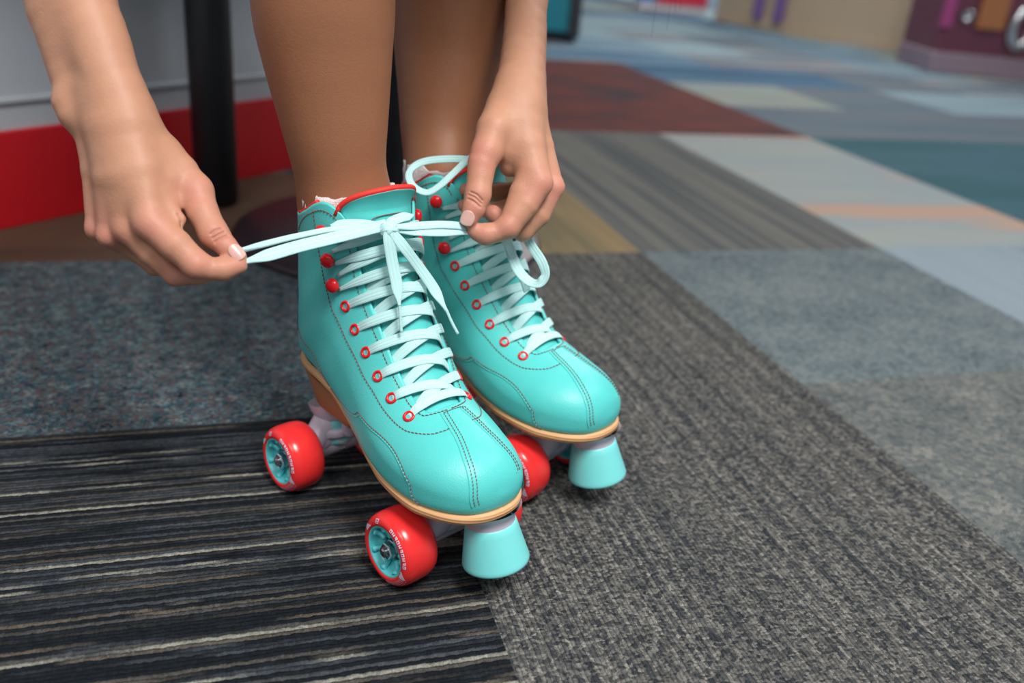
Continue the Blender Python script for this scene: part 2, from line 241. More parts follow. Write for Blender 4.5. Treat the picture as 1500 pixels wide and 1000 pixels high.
def mat(name, col=(.5,.5,.5), rough=.5, metal=0., spec=.5, sss=0., sssr=(.01,.004,.002), coat=0., sheen=0., alpha=1.):
    m = bpy.data.materials.new(name); m.use_nodes = True
    nt = NT(m); b = nt.n['Principled BSDF']
    if not isinstance(col, bpy.types.NodeSocket): b.inputs['Base Color'].default_value = (*col,1)
    b.inputs['Roughness'].default_value = rough; b.inputs['Metallic'].default_value = metal
    b.inputs['Specular IOR Level'].default_value = spec
    if sss:
        b.inputs['Subsurface Weight'].default_value = sss; b.inputs['Subsurface Radius'].default_value = sssr; b.inputs['Subsurface Scale'].default_value = 1.0
    if coat: b.inputs['Coat Weight'].default_value = coat; b.inputs['Coat Roughness'].default_value = .1
    if sheen: b.inputs['Sheen Weight'].default_value = sheen; b.inputs['Sheen Roughness'].default_value = .5
    m['nt'] = 0
    return m, nt, b
def simple(name, col, rough=.5, bumpscale=None, bumpdist=0., var=0., **kw):
    m, nt, b = mat(name, col, rough, **kw)
    if var:
        f = nt.noise(nt.obj(), 40, 3)
        c = nt.mix(f, tuple(x*(1-var) for x in col), tuple(min(1,x*(1+var)) for x in col)); nt.put(b.inputs['Base Color'], c)
    if bumpscale:
        nt.put(b.inputs['Normal'], nt.bump(nt.noise(nt.obj(), bumpscale, 3), bumpdist))
    return m
TEAL = (.105,.65,.62)
M = {}
M['leather'] = simple('teal_leather', TEAL, .38, 900, .00018, .03, spec=.45)
M['teal_plastic'] = simple('teal_plastic', (.22,.78,.77), .35, 500, .00003, .02, sss=.0)
M['teal_hub'] = simple('teal_hub', (.12,.66,.70), .3, 300, .00004, .02)
M['red_tyre'] = simple('red_urethane', (.90,.035,.035), .22, 300, .00003, .02)
M['red_enamel'] = simple('red_enamel', (.74,.012,.018), .25, 300, .00002, .02)
M['red_fabric'] = simple('red_lining', (.85,.035,.025), .6, 1500, .0002, .06)
M['stitch'] = simple('brown_red_thread', (.23,.075,.07), .7, 2000, .0001, .1)
M['sole'] = None
M['heel'] = simple('brown_heel_stack', (.36,.17,.075), .5, 500, .0001, .08)
M['plate'] = simple('lilac_white_nylon', (.62,.58,.68), .35, 200, .00005, .03)
M['chrome'] = simple('chrome_steel', (.62,.63,.65), .18, 200, .00002, .05, metal=1.)
M['black_steel'] = simple('black_powder_coat', (.010,.011,.014), .45, 400, .00005, .1)
M['print'] = simple('lilac_print', (.72,.62,.78), .5, 300, .00001, .02)
M['dark_gap'] = simple('dark_bearing', (.02,.03,.035), .4, 300, .00002, .1)
def sole_mat():
    m, nt, b = mat('tan_rubber_sole', (.72,.40,.19), .5)
    o = nt.sep(nt.obj()); w = nt.math('SINE', nt.math('MULTIPLY', o[2], 2*PI/.0026))
    c = nt.mix(nt.math('MULTIPLY_ADD', w, .5, .5), (.74,.40,.18), (.79,.44,.21)); nt.put(b.inputs['Base Color'], c)
    nt.put(b.inputs['Normal'], nt.bump(w, .00012)); return m
M['sole'] = sole_mat()
def lace_mat():
    m, nt, b = mat('pale_teal_woven_lace', (.55,.90,.88), .75, sheen=.2)
    s = nt.sep(nt.uv())
    # profile u runs round the ribbon: ribs along the length, fine cross weave
    rib = nt.math('SINE', nt.math('MULTIPLY', s[0], 2*PI*16)); wv = nt.math('SINE', nt.math('MULTIPLY', s[1], 2*PI/.00085))
    alt = nt.math('MULTIPLY', rib, wv)
    h = nt.math('ADD', nt.math('MULTIPLY', rib, .6), nt.math('MULTIPLY', alt, .5))
    nt.put(b.inputs['Normal'], nt.bump(h, .00012))
    nt.put(b.inputs['Base Color'], nt.mix(nt.math('MULTIPLY_ADD', h, .4, .5), (.50,.86,.855), (.62,.93,.925)))
    return m
M['lace'] = lace_mat()
def skin_mat():
    m, nt, b = mat('skin', (.5,.3,.2), .48, spec=.35, sss=.18, sssr=(.012,.005,.003))
    o = nt.obj(); z = nt.sep(o)
    big = nt.noise(o, 14, 3); fine = nt.noise(o, 160, 3)
    at = nt.new('ShaderNodeAttribute', attribute_name='tone').outputs['Fac']      # 0 legs (tanned) .. 1 arms and hands
    knu = nt.new('ShaderNodeAttribute', attribute_name='flush').outputs['Fac']
    arm = nt.mix(big, (.55,.275,.17), (.62,.325,.21)); leg = nt.mix(big, (.30,.125,.062), (.37,.165,.085))
    c = nt.mix(at, leg, arm); c = nt.mix(nt.math('MULTIPLY', knu, .75), c, (.63,.25,.19))
    c = nt.mix(nt.math('MULTIPLY', fine, .12), c, (.25,.10,.06)); nt.put(b.inputs['Base Color'], c)
    v = nt.new('ShaderNodeTexVoronoi'); nt.put(v.inputs['Vector'], o); v.inputs['Scale'].default_value = 1100
    h = nt.math('ADD', nt.math('MULTIPLY', v.outputs['Distance'], .5), nt.noise(o, 500, 4))
    cr = nt.new('ShaderNodeAttribute', attribute_name='crease').outputs['Fac']
    n1 = nt.bump(h, .00016)
    nt.put(b.inputs['Normal'], nt.bump(nt.math('MULTIPLY', cr, -1.), .0006, 1.0, n1)); return m
M['skin'] = skin_mat()
M['nail'] = simple('finger_nail', (.76,.43,.37), .25, 200, .00003, .04, spec=.5, sss=.1)
M['sock'] = simple('fluffy_white_sock', (.78,.70,.70), .9, 700, .0012, .15, sheen=.5)
M['hair'] = simple('dark_brown_hair', (.055,.025,.015), .45, 300, .0001, .2)
M['shirt'] = simple('dark_cotton', (.05,.055,.07), .85, 700, .0003, .1)

# ================================================================ floor
GA, GOX, GOY, TT = math.radians(18.8), .167, .779, .4575
def carpet_loop(name, rows, period, loop, stops, seg=3.0, mixr=.5, hgt=.0016, interp='LINEAR', loopmix=.0, rough=.95, big=None, rnd=.75, wob=.55):
    """loop-pile carpet: yarn rows run along object x or y; every voronoi cell is one loop of yarn"""
    m, nt, b = mat(name, (.1,.1,.1), rough, spec=.15)
    o = nt.sep(nt.obj()); along, across = (o[0], o[1]) if rows == 'x' else (o[1], o[0])
    w1 = nt.noise(nt.obj(), 170, 2); w2 = nt.noise(nt.obj(), 26, 1)
    ac = nt.math('ADD', across, nt.math('ADD', nt.math('MULTIPLY', nt.math('SUBTRACT', w1, .5), period*wob), nt.math('MULTIPLY', nt.math('SUBTRACT', w2, .5), period*.7)))
    q = nt.math('DIVIDE', ac, period); rid = nt.math('FLOOR', q)
    r1 = nt.white(nt.comb(rid, 5.2, 1.7))
    sg = nt.noise(nt.comb(nt.math('MULTIPLY', along, seg), nt.math('MULTIPLY', rid, 7.31), 2.), 1.0, 3, .65)
    vo = nt.new('ShaderNodeTexVoronoi'); vo.inputs['Scale'].default_value = 1.0; vo.inputs['Randomness'].default_value = rnd
    nt.put(vo.inputs['Vector'], nt.comb(nt.math('DIVIDE', along, loop), nt.math('ADD', q, .5), 0.))
    r2 = nt.sep(vo.outputs['Color'])[0]; dist = vo.outputs['Distance']
    f = nt.math('ADD', nt.math('MULTIPLY', r1, 1-mixr), nt.math('MULTIPLY', nt.math('MULTIPLY_ADD', nt.math('SUBTRACT', sg, .5), 2.0, .5), mixr))
    f = nt.math('ADD', nt.math('MULTIPLY', f, 1-loopmix), nt.math('MULTIPLY', r2, loopmix))
    if big: f = nt.math('ADD', f, nt.math('MULTIPLY', nt.math('SUBTRACT', nt.noise(nt.obj(), big[0], 2), .5), big[1]))
    c = nt.ramp(f, stops, interp)
    fib = nt.noise(nt.obj(), 800, 3)
    c = nt.scale(c, nt.math('MULTIPLY', nt.math('MULTIPLY_ADD', fib, 1.5, .25), nt.math('MULTIPLY_ADD', r2, .5, .75)))
    nt.put(b.inputs['Base Color'], c)
    rg = nt.math('SINE', nt.math('MULTIPLY', nt.math('FRACT', q), PI))
    h = nt.math('ADD', nt.math('MULTIPLY', nt.math('POWER', rg, .6), .6), nt.math('MULTIPLY', nt.math('SUBTRACT', 1., dist), .55))
    h = nt.math('ADD', nt.math('ADD', h, nt.math('MULTIPLY', fib, .45)), nt.math('MULTIPLY', r2, .3))
    nt.put(b.inputs['Normal'], nt.bump(h, hgt)); return m
def carpet_blend(name, cols, scale=60, dirx=1.0, diry=1.0, big=3., hgt=.0015):
    """short cut pile of mixed yarns; dirx/diry stretch the blotches into streaks"""
    m, nt, b = mat(name, (.1,.1,.1), .95, spec=.12)
    o = nt.sep(nt.obj()); v = nt.comb(nt.math('MULTIPLY', o[0], dirx), nt.math('MULTIPLY', o[1], diry), 0.)
    vo = nt.new('ShaderNodeTexVoronoi'); nt.put(vo.inputs['Vector'], nt.vmath('ADD', v, nt.scale(nt.noise(nt.obj(), 220, 2, out='Color'), .006)))
    vo.inputs['Scale'].default_value = scale*4
    rr = nt.sep(vo.outputs['Color'])[0]
    f = nt.math('ADD', nt.math('MULTIPLY', rr, .45), nt.math('MULTIPLY', nt.noise(v, big, 3, .6), .75))
    f = nt.math('SUBTRACT', f, .08)
    k = len(cols); c = nt.ramp(f, [(.18+.66*i/(k-1), cols[i]) for i in range(k)])
    fib = nt.noise(nt.obj(), 700, 3)
    c = nt.scale(c, nt.math('MULTIPLY_ADD', fib, 1.4, .3))
    nt.put(b.inputs['Base Color'], c)
    nt.put(b.inputs['Normal'], nt.bump(nt.math('ADD', fib, nt.math('MULTIPLY', nt.noise(nt.obj(), 260, 2), .8)), hgt)); return m
def carpet_bands(name, cols, rows='x', w=.11, al_=.9):
    """broad soft colour bands across a tile"""
    m, nt, b = mat(name, (.1,.1,.1), .9, spec=.2)
    o = nt.sep(nt.obj()); al, ac = (o[0], o[1]) if rows == 'x' else (o[1], o[0])
    n1 = nt.noise(nt.comb(nt.math('MULTIPLY', al, al_), nt.math('DIVIDE', ac, w), 1.3), 1.0, 2, .5)
    k = len(cols); c = nt.ramp(n1, [(.30+.40*i/(k-1), cols[i]) for i in range(k)])
    fib = nt.noise(nt.obj(), 500, 2)
    c = nt.scale(c, nt.math('MULTIPLY_ADD', fib, .9, .55))
    nt.put(b.inputs['Base Color'], c); nt.put(b.inputs['Normal'], nt.bump(fib, .001)); return m
NAVY=(.010,.014,.019); DKG=(.030,.034,.038); BLG=(.055,.065,.078); TAN=(.115,.098,.078); LTG=(.27,.265,.225); MID=(.075,.072,.068)
FM = []
FM.append(carpet_loop('carpet_striped', 'x', .0037, .0030, [(0,NAVY),(.22,NAVY),(.25,DKG),(.33,BLG),(.36,NAVY),(.42,NAVY),(.44,BLG),(.49,MID),(.52,DKG),(.57,NAVY),(.59,NAVY),(.61,TAN),(.665,MID),(.69,DKG),(.72,NAVY),(.74,LTG),(.80,LTG),(.82,BLG),(.87,NAVY),(1,TAN)], seg=3.2, mixr=.20, hgt=.0026, rnd=.6, wob=.85))
FM.append(carpet_loop('carpet_brown_grey', 'y', .0035, .0025, [(0,(.024,.029,.037)),(.30,(.052,.058,.065)),(.5,(.102,.101,.097)),(.72,(.172,.166,.152)),(1,(.31,.295,.27))], seg=8, mixr=.5, loopmix=.45, hgt=.0022, big=(5,.16), rnd=.9))
FM.append(carpet_blend('carpet_blue_fleck', [(.012,.018,.028),(.035,.065,.085),(.06,.13,.16),(.17,.10,.095),(.12,.24,.28),(.34,.32,.28)], 95, .8, 1., 60, .003))
FM.append(carpet_blend('carpet_blue_grey', [(.07,.09,.10),(.13,.165,.18),(.18,.22,.235),(.24,.25,.24)], 50, 1,1, 9, .002))
FM.append(carpet_blend('carpet_grey_fleck', [(.07,.08,.085),(.12,.14,.145),(.17,.18,.17),(.27,.27,.25)], 50, 1,1, 14, .002))
FM.append(carpet_bands('carpet_tan', [(.12,.11,.07),(.17,.14,.08),(.27,.19,.10),(.17,.15,.10)], 'y', .10))
FM.append(carpet_bands('carpet_grey_ribbed', [(.055,.065,.070),(.095,.10,.10),(.15,.145,.13),(.085,.095,.098)], 'y', .022))
FM.append(carpet_bands('carpet_pale', [(.24,.29,.30),(.31,.33,.31),(.27,.31,.32),(.43,.29,.22)], 'x', .17))
FM.append(carpet_bands('carpet_maroon', [(.03,.035,.045),(.09,.032,.030),(.14,.038,.032),(.06,.032,.034)], 'x', .09, 3.0))
FM.append(carpet_bands('carpet_teal', [(.03,.085,.115),(.05,.12,.15),(.035,.10,.12)], 'x', .2))
FM.append(carpet_bands('carpet_slate_blue', [(.095,.135,.17),(.12,.16,.19),(.14,.16,.18),(.10,.135,.18)], 'x', .2))
FM.append(carpet_bands('carpet_blue', [(.05,.12,.20),(.13,.21,.28),(.20,.29,.34),(.10,.15,.19)], 'x', .16))
FM.append(carpet_bands('carpet_mauve', [(.16,.12,.15),(.12,.16,.20),(.25,.28,.28),(.28,.16,.16)], 'x', .16))
FM.append(carpet_bands('carpet_light_blue', [(.19,.28,.32),(.24,.33,.37),(.14,.21,.25)], 'x', .2))
FM.append(carpet_bands('carpet_dark_blue', [(.03,.08,.14),(.05,.12,.20),(.09,.17,.24)], 'x', .2))
FM.append(carpet_bands('carpet_olive_pale', [(.22,.26,.25),(.28,.30,.26),(.22,.28,.29)], 'x', .2))
FM.append(carpet_bands('carpet_light_patch', [(.10,.13,.145),(.26,.32,.36),(.24,.30,.34),(.11,.14,.15)], 'y', .12))
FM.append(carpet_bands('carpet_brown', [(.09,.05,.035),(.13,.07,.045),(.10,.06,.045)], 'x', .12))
TM = {(-1,-1):0,(0,-1):1,(0,0):1,(-1,0):2,(-2,0):2,(-3,0):2,(-2,-1):0,(-1,-2):0,(-2,-2):0,(0,-2):1,(1,-2):4,(1,-1):4,(1,0):3,(2,-1):4,
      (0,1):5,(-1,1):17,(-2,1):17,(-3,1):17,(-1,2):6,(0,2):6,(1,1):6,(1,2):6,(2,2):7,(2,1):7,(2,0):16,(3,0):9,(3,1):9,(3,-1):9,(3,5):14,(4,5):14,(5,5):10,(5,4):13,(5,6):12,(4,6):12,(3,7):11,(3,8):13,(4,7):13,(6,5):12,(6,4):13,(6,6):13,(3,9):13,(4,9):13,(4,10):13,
      (1,3):8,(2,3):8,(0,3):8,(1,4):8,(0,4):8,(2,4):8,(0,5):8,(1,5):8,(3,2):9,(4,2):9,(4,1):9,(5,2):9,(3,3):10,(4,3):10,(5,3):10,(3,4):15,(2,5):8,(4,4):10,(2,6):11,(3,6):11}
rr = random.Random(11)
V=[];F=[];fm=[];idx={}
def vid(i,j):
    if (i,j) not in idx: idx[(i,j)] = len(V); V.append((GOX+i*TT, GOY+j*TT, 0))
    return idx[(i,j)]
for i in range(-9,26):
    for j in range(-4,30):
        F.append((vid(i,j),vid(i+1,j),vid(i+1,j+1),vid(i,j+1)))
        if (i,j) in TM: k = TM[(i,j)]
        else:
            k = rr.choice([11,13,14,10,12,15,11,13]) if i > 0 else rr.choice([11,10,12,3,6])
        fm.append(k)
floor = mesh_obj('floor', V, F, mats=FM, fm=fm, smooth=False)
floor.rotation_euler = (0,0,GA); floor['kind'] = 'structure'
R0 = .0287
# ================================================================ roller skate (local frame: x forward, z up, rear axle at x = 0)
CY = -.008
def smooth01(x): x = np.clip(x,0,1); return x*x*(3-2*x)
def top_s(phi):
    a = np.abs(phi)
    return np.interp(a, [0,.7,.80,.90,1.0,1.12,1.25,1.40,1.6,1.9,2.4,3.15], [.90,.90,.925,.955,.975,.988,.990,.982,.965,.952,.955,.965])
GS = np.array([.296,.2975,.300,.304,.3122,.3456,.4124,.4858,.5509,.616,.6945,.80,.90,1.0])
GP = np.array([.00,.16,.25,.30,.335,.405,.49,.60,.665,.70,.725,.735,.735,.735])
def gap_phi(s): return np.interp(s, GS, GP)
def wrinkle(s, phi):
    """soft creases of the leather round the ankle"""
    a = np.abs(phi); return np.exp(-((s-.66)/.10)**2)*np.exp(-((a-1.9)/.8)**2)*.0008*np.sin(s*62+a*2.3)
def bp(s, phi, off=0.0):
    s = np.asarray(s,float); phi = np.asarray(phi,float)
    return boot(s, phi) + boot_n(s, phi)*(off+wrinkle(s, phi))[...,None]
def sp_path(pts, n, off):
    P = cat_spline(np.array([(a,b,0) for a,b in pts]), n)
    return bp(P[:,0], P[:,1], off), boot_n(P[:,0], P[:,1]), P
eye = [(0.3339, 0.6115), (0.4174, 0.7723), (0.4858, 0.9061), (0.5476, 0.9939), (0.6077, 1.0358), (0.6694, 1.0528)]
hook = [(0.7379, 1.1197), (0.8197, 1.1616), (0.9065, 1.1966)]
quarter = [(0.9649, 1.4293), (0.8998, 1.3873), (0.813, 1.3454), (0.7362, 1.2845), (0.6761, 1.2426), (0.6227, 1.2266), (0.5609, 1.1956), (0.5075, 1.1427), (0.4574, 1.0379), (0.3823, 0.9051), (0.3356, 0.8282), (0.2955, 0.7373), (0.2437, 0.5067), (0.225, 0.30), (.2225,.17)]
edge = [(s, float(gap_phi(s))+.10) for s in (.90,.85,.78,.70,.62,.55,.486,.42,.36,.32,.304)]+[(.293,.26),(.287,.12),(.286,0)]
tab = [(0.9182, 1.9814), (0.9419, 1.7298), (0.9586, 1.4572), (0.9653, 1.2186), (0.9459, 1.0249), (0.9116, 0.9259)]
vamp = [(0.5526, 2.0443), (0.5326, 1.98), (0.4925, 1.7228), (0.4441, 1.4712), (0.389, 1.2636), (0.3439, 1.1637), (0.3038, 1.1507), (0.2705, 1.2166), (0.2421, 1.3384), (0.2104, 1.5621), (0.187, 1.8346), (.178,2.0)]
counter = [(0.7262, 2.35), (0.6945, 2.05), (0.6511, 1.9), (0.616, 1.93), (0.5693, 2.03), (0.5526, 2.0443)]
toeL = [(0.2805, 0.1153), (0.227, 0.1363), (0.182, 0.1922), (0.1369, 0.3529), (0.0952, 0.6115), (0.0668, 0.989), (0.050, 1.65)]
toeR = [(0.2822, -0.2831), (0.2287, -0.3599), (0.172, -0.4228), (0.1269, -0.5347), (0.0885, -0.7534), (0.0600, -1.0)]

def boot_parts(root):
    # --- leather upper: grid from toe tip to collar, split over the throat
    ns, nv = 150, 121
    ts = np.concatenate([np.linspace(0,.04,14)**1.0, np.linspace(.045,.285,50), np.linspace(.2905,.316,16), np.linspace(.325,.55,34), np.linspace(.56,1.0,62)])
    t = np.linspace(0,1,nv)
    V=[]; 
    for s0 in ts:
        g = float(gap_phi(s0)); phi = g+t*(2*PI-2*g); ph = np.where(phi>PI, phi-2*PI, phi)
        s_ = np.minimum(s0, 1.0)*np.ones(nv)
        # compress the upper rows so that the rim follows the collar line
        lim = top_s(ph); k = np.clip((s_-.70)/.30, 0, 1); s_ = np.where(s_>.70, .70+(lim-.70)*k, s_)
        p = boot(s_, ph)
        # soft wrinkles round the ankle
        nn = boot_n(s_, ph)
        p = p + nn*wrinkle(s_, ph)[:,None]
        V.append(p)
    V = np.array(V); n = len(ts); F=[]
    for i in range(n-1):
        closed = ts[i+1] <= .2961
        for j in range(nv-1): F.append((i*nv+j, (i+1)*nv+j, (i+1)*nv+j+1, i*nv+j+1))
    o = mesh_obj('boot_upper', V.reshape(-1,3), F, mats=[M['leather'], M['red_fabric']], fm=[0]*len(F), parent=root)
    w = o.modifiers.new('weld','WELD'); w.merge_threshold = 1e-5
    so = o.modifiers.new('solid','SOLIDIFY'); so.thickness = .0024; so.offset = -1; so.material_offset = 1; so.material_offset_rim = 0; so.use_quality_normals = True
    # check facing direction: make normals point outward
    me = o.data; me.update()
    c = V[60, nv//4]; f0 = me.polygons[60*(nv-1)+nv//4]
    if Vector(f0.normal).dot(Vector(boot_n(np.array(ts[60]), np.array(PI/2)).tolist())) < 0: me.flip_normals()
    # --- stitching
    def stitch(name, lines, off=.00035, dash=.0024, gap=.0006, r=.00036):
        mb = MB()
        for pts, mir in lines:
            q = [(a, b*mir) for a,b in pts]
            P,N,_ = sp_path(q, 400, off)
            L = np.concatenate([[0],np.cumsum(np.linalg.norm(np.diff(P,axis=0),axis=1))])
            x = 0
            while x+dash < L[-1]:
                tt = np.linspace(x, x+dash, 5); pp = np.stack([np.interp(tt,L,P[:,k]) for k in range(3)],-1)
                nn = np.array([np.interp(x,L,N[:,k]) for k in range(3)])
                side = nrm(np.cross(pp[-1]-pp[0], nn))*.00016
                pp = pp + nn*np.array([-.0004,.0001,.0002,.0001,-.0004])[:,None] + side*np.linspace(-1,1,5)[:,None]
                tube(mb, pp, r, 6, nref=nn, scale=[[.6],[1],[1],[1],[.6]]); x += dash+gap
        return mb.obj(name, M['stitch'], root)
    def shift(pts, d):
        """parallel curve at d metres beside a (s,phi) curve"""
        out=[]
        P = cat_spline(np.array([(a,b,0) for a,b in pts]), 24)[:,:2]
        for k in range(len(P)):
            a = P[max(k-1,0)]; c = P[min(k+1,len(P)-1)]
            A = boot(np.array(a[0]),np.array(a[1])); B = boot(np.array(c[0]),np.array(c[1])); nn = boot_n(np.array(P[k][0]),np.array(P[k][1]))
            sd = nrm(np.cross(B-A, nn))
            e=1e-3; p0 = boot(np.array(P[k][0]),np.array(P[k][1])); ds = (boot(np.array(P[k][0]+e),np.array(P[k][1]))-p0)/e; dp = (boot(np.array(P[k][0]),np.array(P[k][1]+e))-p0)/e
            sol = np.linalg.lstsq(np.stack([ds,dp],1), sd*d, rcond=None)[0]
            out.append((float(np.clip(P[k][0]+sol[0],.001,.999)), float(P[k][1]+sol[1])))
        return out
    stitch('stitching', [(quarter,1),(quarter,-1),(edge,1),(edge,-1),(tab,1),(tab,-1),(vamp,1),(vamp,-1),(counter,1),(counter,-1)])
    toe_lines = [(toeL,1),(shift(toeL,-.0028),1),(toeR,1),(shift(toeR,.0028),1),([(.2805,.1153),(.2815,-.08),(.2822,-.2831)],1)]
    stitch('toe_stitching', toe_lines, dash=.0019, r=.00030)
    # --- raised leather edges beside the seams
    mb = MB()
    for pts, d in ((toeL,.0024),(toeR,.0050)):
        P,N,_ = sp_path(shift(pts,d), 120, .00005); tube(mb, P, .00055, 8, nref=N)
    for mir in (1,-1):
        P,N,_ = sp_path([(a,b*mir) for a,b in shift(vamp, .0016)], 160, -.0001); tube(mb, P, .0006, 8, nref=N)
        P,N,_ = sp_path([(a,b*mir) for a,b in shift(counter, .0014)], 80, -.0003); tube(mb, P, .0005, 8, nref=N)
    mb.obj('seam_edge', M['leather'], root)
    # --- tongue
    ss = np.concatenate([np.linspace(.30,.95,60)]); nt_=41; V=[]; U=[]
    for s0 in ss:
        g = float(gap_phi(max(s0,.31)))+.30; ph = np.linspace(-g,g,nt_)
        off = -.0046+.0022*np.cos(ph/g*PI/2)+.0010*smooth01((s0-.75)/.2); V.append(bp(np.full(nt_,s0), ph, 0)+boot_n(np.full(nt_,s0),ph)*off[:,None])
    last = V[-1]; prev = V[-4]; d = nrm((last-prev).mean(0)); d = nrm(np.array([.12,0,1.])*.9+d*.3)
    for k in range(1,14):
        t_ = k/13.; x = np.linspace(-1,1,nt_)
        h = .0160*t_*(np.clip(1-np.abs(x)**3.2,0,1)**.5*.80+.20*(1-np.abs(x)))
        q = last + d[None,:]*h[:,None] + np.array([.0045,0,0])*(t_**2)
        V.append(q)
    V=np.array(V); n=len(V); F=[(i*nt_+j, i*nt_+j+1, (i+1)*nt_+j+1, (i+1)*nt_+j) for i in range(n-1) for j in range(nt_-1)]
    to = mesh_obj('tongue', V.reshape(-1,3), F, mats=[M['leather'],M['red_fabric']], parent=root)
    if Vector(to.data.polygons[20*(nt_-1)+20].normal).x < 0: to.data.flip_normals()
    so = to.modifiers.new('solid','SOLIDIFY'); so.thickness=.0032; so.offset=-1; so.material_offset=1; so.material_offset_rim=1
    # red binding along the tongue's top
    T_ = V[-1]; body = np.vstack([V[-8:-1,0], T_[::1], V[-8:-1,-1][::-1]])
    mb = MB(); P = cat_spline(body[::2]+np.array([-.0022,0,.0010]), 90); tube(mb, P, .0021, 10, nref=(1,0,.2)); mb.obj('tongue_binding', M['red_fabric'], root)
    # tongue patch outline
    mb = MB(); cpx=[]
    for (s0,ph) in [(.86,.30),(.91,.30),(.925,.24),(.93,0),(.925,-.24),(.91,-.30),(.86,-.30),(.852,0)]:
        cpx.append(bp(np.array(s0),np.array(ph*1.3))+boot_n(np.array(s0),np.array(ph))*-.0005)
    P = cat_spline(np.array(cpx), 80, closed=True); tube(mb, P, .00035, 6, nref=(1,0,.2), closed=True); mb.obj('tongue_patch_seam', M['stitch'], root)
    # --- red collar lining edge
    mb = MB(); ph = np.concatenate([np.linspace(1.35,PI,40), np.linspace(-PI,-1.35,40)])
    P = bp(top_s(ph), ph, -.0022)+np.array([0,0,.0006]); tube(mb, P, .0017, 8, nref=(0,0,1)); mb.obj('collar_lining', M['red_fabric'], root)
    # --- eyelets and hooks
    for mir in (1,-1):
        for (s0,ph) in eye:
            c = bp(np.array(s0),np.array(ph*mir)); nn = boot_n(np.array(s0),np.array(ph*mir)); mb = MB()
            prof = []
            for k in range(9):
                a = PI*k/8; prof.append((.0034+.00115*math.cos(a), .0001+.0012*math.sin(a)))
            prof.append((.0022,-.0020)); lathe(mb, prof, c, nn, 28)
            e_ = mb.obj('eyelet', M['red_enamel'], root)
            mb2 = MB(); lathe(mb2, [(.0023,-.0005),(.00001,-.0006)], c, nn, 16); mb2.obj('eyelet_hole', M['dark_gap'], e_)
        for (s0,ph) in hook:
            c = bp(np.array(s0),np.array(ph*mir)); nn = boot_n(np.array(s0),np.array(ph*mir)); mb = MB()
            prof = [(.0022,-.001),(.0020,.0015)]+[(.0056*math.sin(a)**.85, .0046-.0036*math.cos(a)) for a in np.linspace(.42,PI,12)]
            lathe(mb, prof, c, nn, 28); mb.obj('lace_hook', M['red_enamel'], root)
    # --- red marks on the heel's back
    for sc in (.735,.795):
        for mir in (1,-1):
            mb = MB(); Q=[]; nu,nw=9,9
            for a in range(nu):
                for c_ in range(nw):
                    u_=a/(nu-1); w_=c_/(nw-1); s0=sc+.020*(2*u_-1)*(1-.55*w_); Q.append(bp(np.array(s0),np.array(mir*(2.28+.30*w_)),.0005))
            mb.add(Q,[(a*nw+c_,a*nw+c_+1,(a+1)*nw+c_+1,(a+1)*nw+c_) for a in range(nu-1) for c_ in range(nw-1)])
            mb.obj('heel_emblem', M['red_fabric'], root)

def strap(pts, nrms, w, th, nseg=40, ends=None, twist=0.0):
    """flat woven lace along a path; returns verts, faces, uv"""
    P = cat_spline(pts, nseg); N = nrm(cat_spline(nrms, nseg)) if len(np.shape(nrms))==2 else np.tile(nrms,(nseg,1))
    pr = []
    for k in range(20):
        a = 2*PI*k/20; c,s_ = math.cos(a), math.sin(a)
        pr.append((.5*math.copysign(abs(c)**.55,c), .5*math.copysign(abs(s_)**.55,s_)))
    sc = np.ones((nseg,2))*np.array([w,th])
    if ends:
        x = np.linspace(0,1,nseg); f = np.ones(nseg)
        if ends[0] < 1: f *= ends[0]+(1-ends[0])*smooth01(x/.22)
        if ends[1] < 1: f *= ends[1]+(1-ends[1])*smooth01((1-x)/.22)
        sc[:,0] *= f; sc[:,1] *= (2-f)
    return sweep(P, pr, N, sc)
def add_strap(mb, *a, **k):
    V,F,uv = strap(*a, **k); mb.add(V,F,0,uv)

